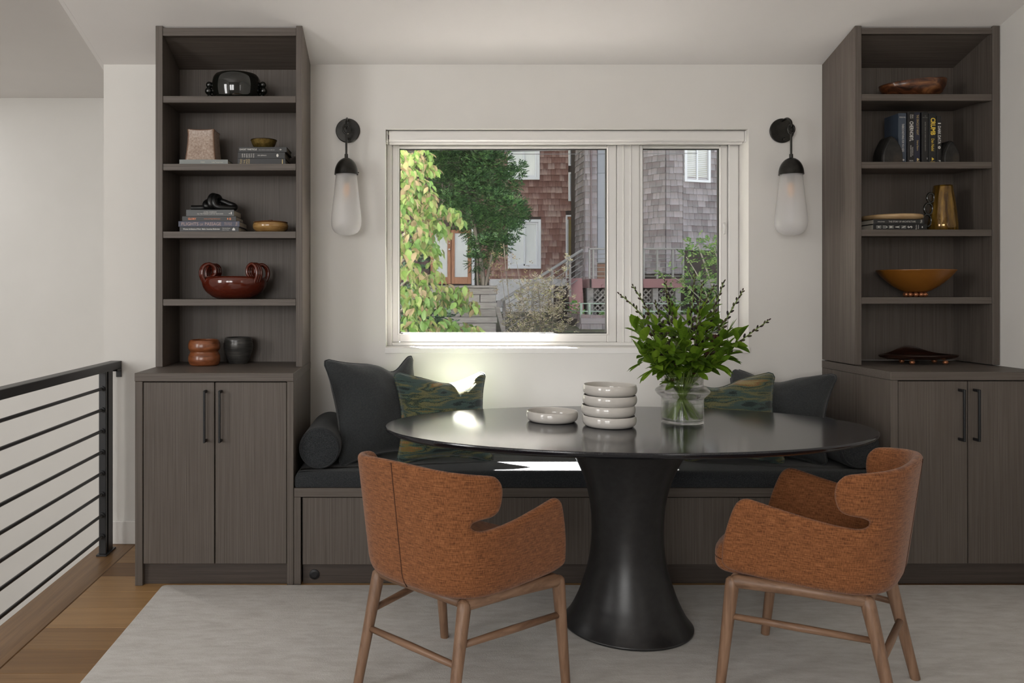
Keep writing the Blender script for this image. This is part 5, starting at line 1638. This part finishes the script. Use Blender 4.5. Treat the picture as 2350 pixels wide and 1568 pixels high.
# second house on the right: three shingled faces
hB = thing('bay_house', 'grey shingled house with bay seen through the narrow pane', 'house', (wx(1550, 18), 18.0, 0.6))
q0, q1, q2, q3 = (wx(1425, 18.6), 18.6), (wx(1528, 17.7), 17.7), (wx(1566, 17.7), 17.7), (wx(2500, 22.0), 22.0)
mb = MB()
poly = [(q0[0], q0[1] + .02), (q1[0], q1[1] + .02), (q2[0], q2[1] + .02), (q3[0], q3[1] + .02), (q3[0], 24.5), (q0[0], 24.5)]
n = len(poly)
mb.add([(x, y, z) for z in (1.5, 12.6) for x, y in poly], [(k, (k + 1) % n, n + (k + 1) % n, n + k) for k in range(n)] + [tuple(reversed(range(n))), tuple(range(n, 2 * n))])
mb.build('core', gap_m, hB)
budB = [298]; exB = MB()
visB = lambda x, y, z: (lambda p: 1472 < p[0] < 1658 and 334 < p[1] < 622)(to_px(x, y, z))
ud = Vector((q3[0] - q2[0], q3[1] - q2[1])).normalized()
def ux(px):            # distance along face R where it meets pixel column px
    k = (px - PX) / F
    return (k * q2[1] - q2[0]) / (ud.x - k * ud.y)
ua, ub = ux(1563), ux(1628)
ua = max(ua, 0.03)
yw = q2[1] + ud.y * (ua + ub) / 2
wz0, wz1 = wz(419, yw), wz(300, yw)
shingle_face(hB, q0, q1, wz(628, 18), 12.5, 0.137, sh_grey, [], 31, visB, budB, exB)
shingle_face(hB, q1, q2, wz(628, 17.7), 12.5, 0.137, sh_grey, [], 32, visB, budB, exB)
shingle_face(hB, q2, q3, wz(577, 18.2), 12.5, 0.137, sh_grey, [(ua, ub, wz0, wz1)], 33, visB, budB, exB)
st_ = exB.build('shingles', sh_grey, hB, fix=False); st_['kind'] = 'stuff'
w_ = thing('window', None, None, (q2[0] + ud.x * ua - hB.location.x, q2[1] + ud.y * ua - hB.location.y, wz0 - hB.location.z), (0, 0, math.atan2(ud.y, ud.x))); w_.parent = hB
mb = MB(); rect_frame(mb, 0, ub - ua, 0, wz1 - wz0, 0.06, -0.05, 0.03); mb.box((ub - ua) / 2 - .02, (ub - ua) / 2 + .02, -.03, .02, .06, wz1 - wz0 - .06)
mb.build('casing', ext_white, w_, 0.003, local=True)
MB().box(0.06, ub - ua - 0.06, 0, 0.01, 0.06, wz1 - wz0 - 0.06).build('pane', noisy('blind_behind_glass', [(0.28, 0.27, 0.20), (0.55, 0.56, 0.56)], (1.2, 1.2, 1.6), 0.25, 2), w_, local=True)
for k in range(26):
    bx('blind_slat', 0.07, ub - ua - 0.07, -0.008, 0.0, 0.08 + k * 0.042, 0.095 + k * 0.042, ext_white, w_, 0, local=True)
bx('porch_floor', q2[0], q3[0], 16.6, 19.0, 1.3, 1.5, ext_grey, hB, 0.01)
bx('porch_shade', q2[0] - .4, q3[0], 19.4, 19.5, 1.5, 2.4, noisy('porch_dark', [(0.05, 0.045, 0.05), (0.10, 0.09, 0.095)], (3, 3, 12), 0.8), hB, 0)  # painted dark to stand in for the shade inside the porch recess

# deck with maroon fascia, cable railing, stairs
YD = 16.0
dx_ = lambda px: wx(px, YD)
dz_ = lambda py: wz(py, YD)
dk_ = thing('deck', 'raised deck with maroon fascia and steel cable railing', 'deck', (dx_(1450), YD, 0.7))
bx('fascia', dx_(1352), dx_(1572), YD, YD + .05, dz_(661), dz_(640), maroon, dk_, 0.006)
MB().add([(dx_(1352), YD, dz_(661)), (dx_(1352), YD, dz_(640)), (wx(1322, 18), 18.0, dz_(640)), (wx(1322, 18), 18.0, dz_(661)), (dx_(1352) + .05, YD, dz_(661)), (dx_(1352) + .05, YD, dz_(640)), (wx(1322, 18) + .05, 18.0, dz_(640)), (wx(1322, 18) + .05, 18.0, dz_(661))],
         [(0, 1, 2, 3), (7, 6, 5, 4), (0, 4, 5, 1), (2, 6, 7, 3), (1, 5, 6, 2), (0, 3, 7, 4)]).build('fascia', maroon, dk_)
mb = MB().add([(dx_(1353), YD + .02, dz_(641)), (dx_(1570), YD + .02, dz_(641)), (wx(1570, 18.3), 18.3, dz_(641)), (wx(1324, 18.3), 18.3, dz_(641)), (dx_(1353), YD + .02, dz_(646)), (dx_(1570), YD + .02, dz_(646)), (wx(1570, 18.3), 18.3, dz_(646)), (wx(1324, 18.3), 18.3, dz_(646))], [(0, 1, 2, 3), (7, 6, 5, 4), (0, 4, 5, 1), (1, 5, 6, 2), (2, 6, 7, 3), (3, 7, 4, 0)])
mb.build('deck_floor', ext_grey, dk_)
zt_, zb_ = dz_(573), dz_(640)
for px in (1353.5, 1362, 1393, 1430, 1478, 1509, 1545, 1569):
    bx('rail_post', dx_(px) - .018, dx_(px) + .018, YD + .01, YD + .05, zb_, zt_, cable_m, dk_, 0.003)
bx('hand_rail', dx_(1352), dx_(1571), YD - .01, YD + .07, zt_, zt_ + .03, cable_m, dk_, 0.004)
for k in range(6):
    z = lerp(zb_, zt_, (k + .6) / 6.6)
    MB().tube([(dx_(1353), YD + .03, z), (dx_(1570), YD + .03, z)], 0.008, 6).build('cable', cable_m, dk_)
for px, w2 in ((1328, .14), (1357, .13), (1432, .13), (1508, .11), (1560, .11)):
    bx('deck_post', dx_(px) - w2 / 2, dx_(px) + w2 / 2, YD + .1, YD + .1 + w2, 0.55, dz_(661), ext_grey, dk_, 0.006)
# lattice under the deck: crossing slats
def lattice(x0, x1, z0, z1, y):
    la = thing('lattice', None, None, (0, 0, 0)); la.parent = dk_; la.location = (-dk_.location.x, -dk_.location.y, -dk_.location.z)
    st = 0.105
    H = z1 - z0
    for sg, yy in ((1, y), (-1, y + .012)):
        u = x0 - H
        while u < x1 + H:
            # strip from (u, z0) to (u + sg*H, z1) clipped to x0..x1
            pts = []
            a0, a1 = (u, u + H) if sg > 0 else (u + H, u)
            t0, t1 = 0.0, 1.0
            d_ = a1 - a0
            for lim, s_ in ((x0, 1), (x1, -1)):
                if d_ * s_ > 0: t0 = max(t0, (lim - a0) / d_)
                else: t1 = min(t1, (lim - a0) / d_)
            if t1 - t0 > 0.05:
                p = Vector((a0 + d_ * t0, yy, z0 + H * t0)); q = Vector((a0 + d_ * t1, yy, z0 + H * t1))
                n_ = Vector((-(q - p).z, 0, (q - p).x)).normalized() * 0.014
                d3 = Vector((0, .01, 0))
                MB().add([p - n_, q - n_, q + n_, p + n_, p - n_ + d3, q - n_ + d3, q + n_ + d3, p + n_ + d3], [(0, 1, 2, 3), (7, 6, 5, 4), (0, 4, 5, 1), (1, 5, 6, 2), (2, 6, 7, 3), (3, 7, 4, 0)]).build('lattice_slat', ext_grey, la, local=True)
            u += st
lattice(dx_(1366), dx_(1428), dz_(727), dz_(664), YD + .2)
lattice(dx_(1478), dx_(1503), dz_(727), dz_(664), YD + .2)
lattice(dx_(1514), dx_(1556), dz_(727), dz_(664), YD + .2)
bx('under_deck_shade', dx_(1290), dx_(1950), 17.6, 17.7, 0.3, dz_(655), gap_m, dk_, 0)  # near-black sheet standing in for the shade beneath the deck

# lower terrace: grey edge board over shingles, green railing
YL = 13.6
lx = lambda px: wx(px, YL)
lz = lambda py: wz(py, YL)
tr = thing('terrace', 'lower garden terrace with grey edge board and green pipe railing', 'terrace', (lx(1450), YL, -0.2))
bx('edge_board', lx(1332), lx(1720), YL - .03, YL + .05, lz(744), lz(730.5), plain('grey_mauve_paint', (0.17, 0.155, 0.165), 0.6), tr, 0.006)
MB().add([(lx(1332), YL - .03, lz(744)), (lx(1332), YL - .03, lz(730.5)), (wx(1297, 15.5), 15.5, lz(730.5)), (wx(1297, 15.5), 15.5, lz(744)), (lx(1332) + .06, YL, lz(744)), (lx(1332) + .06, YL, lz(730.5)), (wx(1297, 15.5) + .06, 15.5, lz(730.5)), (wx(1297, 15.5) + .06, 15.5, lz(744))],
         [(0, 1, 2, 3), (7, 6, 5, 4), (0, 4, 5, 1), (2, 6, 7, 3), (1, 5, 6, 2), (0, 3, 7, 4)]).build('edge_board', ext_grey, tr)
bx('terrace_core', lx(1334), lx(1720), YL + .03, 15.9, -0.3, lz(734), gap_m, tr, 0)
budL = [120]; exL = MB()
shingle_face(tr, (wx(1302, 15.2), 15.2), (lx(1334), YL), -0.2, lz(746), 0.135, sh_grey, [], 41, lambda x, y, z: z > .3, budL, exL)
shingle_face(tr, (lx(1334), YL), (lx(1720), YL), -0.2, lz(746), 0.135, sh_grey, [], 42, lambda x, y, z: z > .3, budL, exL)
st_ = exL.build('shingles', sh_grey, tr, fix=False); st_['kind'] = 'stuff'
green_p = plain('pale_green_pipe', (0.22, 0.29, 0.24), 0.5)
for px in (1335, 1354, 1478, 1591, 1700):
    bx('rail_post', lx(px) - .02, lx(px) + .02, YL + .03, YL + .07, lz(731), lz(697), green_p, tr, 0.004)
for py in (697, 715):
    MB().tube([(wx(1296, 14.6), 14.6, lz(py)), (lx(1335), YL + .05, lz(py)), (lx(1720), YL + .05, lz(py))], 0.011, 6).build('rail_pipe', green_p, tr)

# outside stair rail running down to the left
sr = thing('stair_rail', 'grey outdoor stair railing with slanting cables', 'railing', (wx(1240, 15), 15.0, 0.6))
Pa, Pb = at(1336, 574, 16.0), at(1152, 690, 13.2)
for k in range(6):
    off = Vector((0, 0, -0.105 * k))
    MB().tube([Pa + off, Pb + off], 0.028 if k == 0 else 0.008, 8).build('hand_rail' if k == 0 else 'cable', ext_grey if k == 0 else cable_m, sr)
for t_ in (0.18, 0.42, 0.66, 0.98):
    p = Pa.lerp(Pb, t_)
    bx('rail_post', p.x - .022, p.x + .022, p.y - .022, p.y + .022, p.z - .75, p.z, ext_grey, sr, 0.003)
MB().prof_x([(15.6, 0.7), (15.9, 1.35), (16.0, 1.5), (15.8, 1.5)], dx_(1300), dx_(1331)).build('stringer', maroon, sr)
bx('newel_block', wx(1140, 13), wx(1152, 13), 13.0, 13.1, wz(706, 13), wz(690, 13), plain('dark_metal_box', (0.06, 0.06, 0.065), 0.6), sr, 0.006)
Pc, Pd = at(1141, 704, 11.0), at(1164, 790, 11.0)
dv = (Pd - Pc)
MB().add([Pc + Vector((-.03, 0, 0)), Pc + Vector((.03, 0, 0)), Pd + Vector((.03, 0, 0)), Pd + Vector((-.03, 0, 0)), Pc + Vector((-.03, .05, 0)), Pc + Vector((.03, .05, 0)), Pd + Vector((.03, .05, 0)), Pd + Vector((-.03, .05, 0))],
         [(3, 2, 1, 0), (4, 5, 6, 7), (0, 1, 5, 4), (1, 2, 6, 5), (2, 3, 7, 6), (3, 0, 4, 7)]).build('slanted_board', ext_grey, sr)

# timber retaining wall
YV = 13.0
vx = lambda px: wx(px, YV)
vz = lambda py: wz(py, YV)
rw = thing('retaining_wall', 'weathered grey timber retaining wall below the french doors', 'wall', (vx(1060), YV, 0.4))
bx('cap_board', vx(820), vx(1141), YV - .05, YV + .25, vz(661), vz(655.5), ext_grey, rw, 0.006)
rr = random.Random(5)
for k, (a, b) in enumerate([(661.5, 676), (676.5, 694), (694.5, 709), (709.5, 727), (727.5, 742), (742.5, 770)]):
    cut = vx(rr.uniform(960, 1110))
    for c, d in ((vx(820), cut), (cut, vx(1139) + (.0 if k % 2 else .02))):
        bx('timber', c + .004, d - .004, YV + rr.uniform(-.015, .0), YV + .14, vz(b), vz(a), ext_grey, rw, 0.008)

# unseen grey flat roof added under the window to bounce sun inside
lr = thing('bounce_roof', 'unseen grey flat roof added below the window for bounced sun', 'roof', (0.8, 4.6, 0.5))
bx('bounce_slab', -1.37, 3.1, YW + T_, 5.05, 0.55, 0.72, plain('bounce_roof_grey', (0.11, 0.108, 0.105), 0.8), lr, 0.01)
bx('edge_trim', -1.37, 3.1, 5.05, 5.09, 0.5, 0.76, plain('bounce_roof_trim', (0.2, 0.2, 0.2), 0.6), lr, 0.004)

# ground
gm = noisy('garden_soil', [(0.022, 0.020, 0.014), (0.05, 0.045, 0.028), (0.06, 0.085, 0.03)], (3, 3, 3), 0.95, 6, 0.5)
vs, fs = [], []
prof = [(5.6, -0.3), (6, -.2), (8, 0.2), (10.5, 0.52), (13, 0.56), (14, .62), (16, .66), (20, .75), (30, 1.0), (60, 2.0)]
for j, (y, z) in enumerate(prof):
    for i in range(41):
        x = -30 + 60 * i / 40
        vs.append((x, y, z + .06 * mnoise.noise(Vector((x * .6, y * .6, 0)))))
for j in range(len(prof) - 1):
    for i in range(40):
        a = j * 41 + i
        fs.append((a, a + 1, a + 42, a + 41))
o = MB().add(vs, fs).build('ground', gm, sm=True)
structure(o, 'dark sloping garden soil outside the window', 'ground')

# ------------------------------------------------------------------ plants outside
def add_leaf(mb, me_data, p, d, size, roll):
    d = d.normalized()
    x = d.cross(Vector((0, 0, 1)))
    if x.length < .05: x = Vector((1, 0, 0))
    x.normalize(); z = x.cross(d)
    M_ = Matrix.Translation(p) @ (Matrix((x, d, z)).transposed() @ Matrix.Rotation(roll, 3, 'Y')).to_4x4() @ Matrix.Scale(size, 4)
    n0 = len(mb.v)
    mb.add(*me_data)
    mb.move(M_, n0)
def mesh_data(me): return [v.co.copy() for v in me.vertices], [tuple(p.vertices) for p in me.polygons]

dog_m = leafmat('dogwood_leaf', [(0.05, 0.105, 0.022), (0.085, 0.15, 0.032), (0.13, 0.18, 0.052), (0.17, 0.135, 0.075)], 9, 0.5, 0.3, 0.6)
dl = [leaf_mesh('dogwood_leaf', 1, w_, .18, c_, 4) for w_, c_ in ((0.52, 0.25), (0.58, 0.4))]
for m_ in dl: m_.materials.append(dog_m)
dld = [mesh_data(m_) for m_ in dl]
dg_ = thing('dogwood_tree', 'yellow green dogwood tree close outside the left of the window', 'tree', (wx(860, 7), 7.0, 0.0))
bark = noisy('grey_bark', [(0.055, 0.048, 0.04), (0.12, 0.11, 0.095)], (20, 20, 8), 0.9, 4, 0.3)
O = dg_.location.copy()
clusters = [(930, 365, 34, 6.6, 46), (965, 360, 26, 6.8, 30), (985, 385, 20, 6.9, 22), (935, 410, 34, 6.3, 46), (970, 430, 24, 6.6, 24), (925, 455, 26, 6.2, 26), (975, 455, 22, 6.7, 20), (940, 490, 30, 6.4, 34), (980, 485, 24, 6.8, 22), (1015, 485, 24, 6.9, 22), (1040, 492, 18, 6.9, 14), (1056, 505, 9, 6.9, 5), (990, 520, 26, 6.7, 24), (950, 530, 32, 6.3, 34), (1020, 530, 18, 7.0, 12), (930, 570, 28, 6.3, 26), (975, 560, 26, 6.6, 22), (1000, 575, 14, 6.8, 8), (930, 615, 26, 6.2, 22), (995, 600, 12, 6.7, 7), (965, 640, 24, 6.5, 18), (1000, 630, 16, 6.6, 10), (940, 670, 28, 6.2, 24), (990, 665, 24, 6.5, 20), (1035, 665, 18, 6.6, 14), (1065, 668, 18, 6.6, 14), (960, 700, 28, 6.2, 26), (1005, 695, 22, 6.4, 18), (1060, 695, 16, 6.6, 12), (1085, 700, 14, 6.6, 12), (940, 740, 30, 6.0, 30), (990, 745, 24, 6.1, 20), (1030, 742, 18, 6.3, 14), (1065, 752, 18, 6.4, 14), (1090, 756, 12, 6.4, 8), (925, 770, 30, 5.9, 24), (1000, 772, 30, 6.1, 20)]
rr = random.Random(9)
leafs = []
for (px, py, rad, Y, cnt) in clusters:
    for _ in range(int(cnt * 2.4)):
        a = rr.random() * 2 * PI
        q = math.sqrt(rr.random()) * rad
        Yj = Y + rr.uniform(-.35, .35)
        p = at(px + q * math.cos(a) * 1.1, py + q * math.sin(a) * .8, Yj)
        d = Vector((rr.uniform(-.7, .9), rr.uniform(-.9, .5), rr.uniform(-1.0, -.15)))
        leafs.append((p, d, rr.uniform(.048, .085), rr.uniform(-.8, .8)))
exD = MB()
for k, (p, d, s_, ro) in enumerate(leafs):
    pp_ = to_px(*p)
    vis_ = 916 < pp_[0] < 1120 and 338 < pp_[1] < 768
    if vis_ and k % 6 == 0 and k < 1800:
        x = d.cross(Vector((0, 0, 1))).normalized(); dn_ = d.normalized(); z = x.cross(dn_)
        R_ = Matrix((x, dn_, z)).transposed() @ Matrix.Rotation(ro, 3, 'Y')
        link('leaf', rr.choice(dl), None, dg_, p - O, R_.to_euler(), (s_,) * 3)
    else:
        add_leaf(exD, rr.choice(dld), p, d, s_, ro)
ob_ = exD.build('foliage', dog_m, dg_, sm=True, fix=False); ob_['kind'] = 'stuff'
mb = MB()
mb.tube(spline([(O.x, 7.0, -0.1), (O.x + .05, 6.95, 1.2), (O.x - .02, 6.9, 2.4), (O.x + .1, 6.8, 4.2)], 6), [lerp(.07, .03, k / 18) for k in range(19)], 8)
for (px, py, Y) in [(985, 385, 6.9), (1050, 500, 6.9), (1000, 575, 6.8), (1000, 630, 6.6), (1065, 668, 6.6), (1085, 702, 6.6), (1090, 756, 6.4), (960, 360, 6.7), (975, 455, 6.7), (960, 530, 6.4)]:
    e_ = at(px, py, Y)
    b_ = Vector((O.x + .03, 6.95, max(0.2, min(e_.z - .35, 2.6))))
    mid = b_.lerp(e_, .5) + Vector((0, 0, .12))
    mb.tube(spline([b_, mid, e_], 6), [lerp(.018, .004, k / 12) for k in range(13)], 6)
mb.build('trunk', bark, dg_, sm=True)

def spray_tree(name, label, blobs, Y, mat, density, blade, width, droop, seed, cat='tree', stems=(), smat=None, nbl=5, group=None, depth=1.0, sub=1.0):
    rr = random.Random(seed)
    bx0 = sum(b[0] for b in blobs) / len(blobs)
    t = thing(name, label, cat, (wx(bx0, Y), Y, 0.6), group=group)
    mb = MB()
    for (px, py, rad) in blobs:
        c = at(px, py, Y); r = rad * Y / F
        n = int(density * rad * rad / 900)
        yo = rr.uniform(-.35, .35) * depth
        for _ in range(n):
            v = Vector((rr.gauss(0, 1), rr.gauss(0, 1), rr.gauss(0, 1))).normalized()
            q = rr.uniform(.45, 1.0) ** .6
            p = c + Vector((v.x * r, v.y * r * depth + yo, v.z * r)) * q
            d = (v + Vector((rr.uniform(-.5, .5), rr.uniform(-.6, .3), rr.uniform(-.5, .5) - droop))).normalized()
            side = d.cross(Vector((0, 0, 1)))
            if side.length < .1: side = Vector((1, 0, 0))
            side.normalize()
            up = side.cross(d)
            for b in range(nbl):
                f_ = b / max(1, nbl - 1)
                o_ = p + d * blade * .8 * f_ * sub
                sg = -1 if b % 2 else 1
                bd = (d * .8 + side * sg * .75 + up * rr.uniform(-.25, .25)).normalized() * blade * lerp(.75, .5, f_)
                wv = (d * .5 - side * sg * .5 + up * .5).normalized() * width
                mb.add([o_, o_ + bd * .5 + wv * .5, o_ + bd, o_ + bd * .5 - wv * .5], [(0, 1, 2, 3)])
    f = mb.build('foliage', mat, t, fix=False); f['kind'] = 'stuff'
    if stems:
        mb = MB()
        for pts, r in stems:
            P_ = spline([at(*p) for p in pts], 6)
            mb.tube(P_, [lerp(r, r * .5, k / (len(P_) - 1)) for k in range(len(P_))], 6)
        mb.build('stems', smat or bark, t, sm=True)
    return t
ever_m = leafmat('evergreen_needles', [(0.012, 0.045, 0.016), (0.030, 0.085, 0.030), (0.070, 0.15, 0.045)], 5, 0.55, 0.2, 0.6)
EB = [(1030, 365, 42), (1070, 375, 52), (1110, 395, 48), (1050, 425, 48), (1095, 445, 50), (1140, 415, 32), (1165, 430, 24), (1185, 402, 18), (1197, 385, 12), (1130, 478, 42), (1165, 488, 38), (1190, 480, 26), (1200, 492, 16), (1100, 515, 42), (1140, 525, 40), (1120, 565, 32), (1092, 600, 20), (1108, 628, 13), (1020, 415, 30), (1062, 488, 34), (1020, 335, 36), (1100, 345, 42), (1148, 375, 24), (1000, 385, 26), (1060, 325, 36), (1032, 465, 22), (1150, 560, 22), (1170, 530, 22), (1100, 565, 22)]
spray_tree('evergreen_tree', 'dense dark green feathery evergreen in front of the shingled house', EB, 14.5, ever_m, 190, 0.105, 0.022, 0.12, 4,
           stems=[([(1112, 700, 14.5), (1110, 650, 14.5), (1100, 580, 14.5), (1080, 480, 14.5), (1060, 380, 14.5)], .05), ([(1108, 690, 14.5), (1118, 640, 14.4), (1135, 560, 14.5), (1160, 500, 14.5)], .03), ([(1100, 690, 14.5), (1096, 640, 14.4), (1095, 590, 14.5)], .025), ([(1015, 500, 14.5), (1016, 440, 14.5), (1014, 400, 14.5)], .02)])
dry_m = leafmat('dry_shrub_leaf', [(0.13, 0.11, 0.085), (0.23, 0.20, 0.155), (0.20, 0.21, 0.07), (0.31, 0.28, 0.22)], 7, 0.8, 0.2, 0.85)
DB = [(1200, 730, 34), (1240, 735, 40), (1275, 735, 32), (1215, 690, 36), (1255, 690, 38), (1285, 700, 24), (1200, 665, 20), (1235, 655, 24), (1270, 660, 22), (1295, 670, 14), (1180, 750, 26), (1300, 750, 18), (1190, 700, 22), (1285, 630, 12), (1300, 600, 10), (1310, 588, 7), (1265, 625, 10), (1240, 765, 40), (1290, 770, 26), (1195, 770, 30)]
spray_tree('dry_shrub', 'dry tan feathery shrub in front of the outdoor stairs', DB, 9.5, dry_m, 62, 0.055, 0.016, 0.0, 6, 'shrub', nbl=4,
           stems=[([(1235, 800, 9.5), (1240, 720, 9.5), (1232, 640, 9.5)], .008), ([(1225, 800, 9.5), (1205, 720, 9.5), (1196, 655, 9.5)], .007), ([(1260, 800, 9.5), (1275, 700, 9.5), (1305, 590, 9.5)], .007), ([(1250, 800, 9.5), (1265, 720, 9.5), (1262, 640, 9.5)], .006), ([(1215, 800, 9.5), (1185, 740, 9.5), (1172, 700, 9.5)], .006)])
reed_m = leafmat('tan_reed_leaf', [(0.18, 0.13, 0.075), (0.27, 0.20, 0.13), (0.14, 0.14, 0.06)], 7, 0.8, 0.2, 0.8)
RB = [(1130, 620, 16), (1148, 600, 18), (1150, 630, 16), (1165, 640, 14), (1185, 640, 14), (1140, 650, 14), (1180, 600, 12), (1165, 575, 12), (1205, 638, 12), (1225, 610, 9), (1135, 590, 12)]
spray_tree('tall_reed', 'sparse tan bamboo reeds left of the dry shrub', RB, 10.5, reed_m, 40, 0.06, 0.014, 0.1, 8, 'reed', nbl=3,
           stems=[([(1178, 800, 10.5), (1172, 720, 10.5), (1163, 640, 10.5), (1156, 560, 10.5)], .009), ([(1168, 800, 10.5), (1160, 700, 10.5), (1148, 610, 10.5)], .006), ([(1190, 800, 10.5), (1196, 690, 10.5), (1186, 600, 10.5)], .006)])
tree_m = leafmat('spring_green_leaf', [(0.06, 0.14, 0.035), (0.12, 0.22, 0.06), (0.20, 0.30, 0.09)], 6, 0.6, 0.3, 0.75)
GB = [(1600, 560, 20), (1630, 570, 22), (1580, 580, 16), (1645, 590, 18), (1610, 590, 18), (1640, 620, 22), (1575, 600, 12), (1530, 622, 14), (1545, 640, 12), (1600, 640, 22), (1625, 650, 24), (1575, 660, 22), (1650, 660, 22), (1560, 690, 22), (1600, 685, 24), (1640, 700, 24), (1540, 660, 12), (1535, 700, 14), (1655, 560, 16), (1660, 640, 16)]
spray_tree('green_shrub', 'light green leafy tree seen through the narrow window pane', GB, 12.5, tree_m, 50, 0.09, 0.035, 0.1, 10, 'tree', nbl=4,
           stems=[([(1650, 760, 12.5), (1640, 680, 12.5), (1615, 600, 12.5), (1600, 560, 12.5)], .02), ([(1650, 760, 12.5), (1655, 650, 12.5), (1640, 570, 12.5)], .015), ([(1645, 740, 12.5), (1610, 650, 12.5), (1575, 590, 12.5)], .012), ([(1640, 720, 12.5), (1580, 660, 12.5), (1535, 630, 12.5)], .01)], smat=plain('pale_twig', (0.28, 0.26, 0.23), 0.9))
ivy_m = leafmat('bright_green_leaf', [(0.04, 0.15, 0.02), (0.09, 0.26, 0.035)], 8, 0.6, 0.3, 0.7)
spray_tree('terrace_bush', 'bright green bush under the deck beside the lattice', [(1316, 705, 11), (1320, 718, 10), (1341, 722, 8), (1345, 735, 7)], 14.6, ivy_m, 160, 0.05, 0.03, 0, 12, 'bush', nbl=4)
spray_tree('terrace_grass', 'low green grass along the terrace railing', [(1380, 727, 8), (1395, 725, 8), (1410, 727, 8), (1500, 722, 9), (1520, 724, 8), (1545, 722, 9), (1570, 722, 8), (1620, 724, 8), (1645, 722, 8)], 14.4, ivy_m, 260, 0.05, 0.012, -.6, 13, 'grass', nbl=3)
dark_m = leafmat('dark_hedge_leaf', [(0.010, 0.028, 0.016), (0.025, 0.06, 0.034), (0.05, 0.10, 0.06)], 6, 0.6, 0.2, 0.7)
spray_tree('dark_hedge', 'dark bluish green hedge low behind the dogwood', [(930, 700, 30), (960, 730, 34), (1000, 730, 28), (930, 760, 34), (985, 765, 34), (1020, 735, 18), (925, 640, 26), (950, 600, 22), (940, 560, 24)], 8.5, dark_m, 80, 0.08, 0.03, 0, 14, 'hedge', nbl=4)

# unseen tree added above the view to keep the sun off the garden
rr = random.Random(77)
shade_m = leafmat('sun_block_leaf', [(0.010, 0.022, 0.007), (0.018, 0.034, 0.011)], 6, 0.7, 0.0, 0.7)
tt = thing('sun_block_tree', 'unseen leafy tree added to shade the garden from above', 'tree', (-6.0, 10.5, 0.2))
mb = MB()
for _ in range(15000):
    y = rr.uniform(8.2, 16.0)
    zl, zh = 1.45 + 0.2 * y, min(5.55 + 1.3 * (y - 8.6), 8.6)
    p = Vector((rr.uniform(-6.5, 1.8), y, rr.uniform(zl, zh)))
    add_leaf(mb, dld[0], p, Vector((rr.uniform(-1, 1), rr.uniform(-1, 1), rr.uniform(-.5, .2))), rr.uniform(.28, .42), rr.uniform(-.5, .5))
for _ in range(5200):       # low bough added to keep sun off the right half of the window
    p = Vector((rr.uniform(-.42, 1.3), rr.uniform(5.9, 7.1), rr.uniform(3.5, 5.0)))
    add_leaf(mb, dld[0], p, Vector((rr.uniform(-1, 1), rr.uniform(-1, 1), rr.uniform(-.6, .1))), rr.uniform(.12, .18), rr.uniform(-.6, .6))
f_ = mb.build('foliage', shade_m, tt, sm=True, fix=False); f_['kind'] = 'stuff'
mb = MB().tube(spline([(-6, 10.5, 0.2), (-5.9, 10.6, 2.5), (-5.4, 10.8, 5.0), (-4.5, 11, 6.2)], 5), [lerp(.22, .09, k / 15) for k in range(16)], 10)
for q in range(7):
    mb.tube(spline([(-5.5, 10.8, 4.6), (rr.uniform(-4, -3), rr.uniform(9.5, 12), 5.4), (rr.uniform(-2.5, 1.2), rr.uniform(9, 13.5), rr.uniform(5.2, 6.2))], 5), 0.05, 7)
mb.tube(spline([(-5.4, 10.8, 5.0), (-3.2, 8.8, 5.2), (-1.0, 7.2, 4.6), (0.6, 6.4, 4.3)], 6), 0.05, 7)
mb.build('trunk', bark, tt, sm=True)

# overhead wires
for k, (a, b) in enumerate([((600, 352), (1500, 338)), ((600, 349), (1500, 335)), ((700, 346), (1600, 352))]):
    p, q = at(*a, 16.2), at(*b, 15.0)
    m_ = p.lerp(q, .5) - Vector((0, 0, .04))
    o = MB().tube(spline([p, m_, q], 8), (0.013, 0.013, 0.006)[k], 6).build('overhead_wire', plain('wire_grey', (0.14, 0.14, 0.15), 0.6))
    tag(o, ('upper grey overhead wire crossing the top of the view', 'lower grey overhead wire crossing the top of the view', 'thin overhead wire slanting across the others')[k], 'wire', 'overhead wires outside')
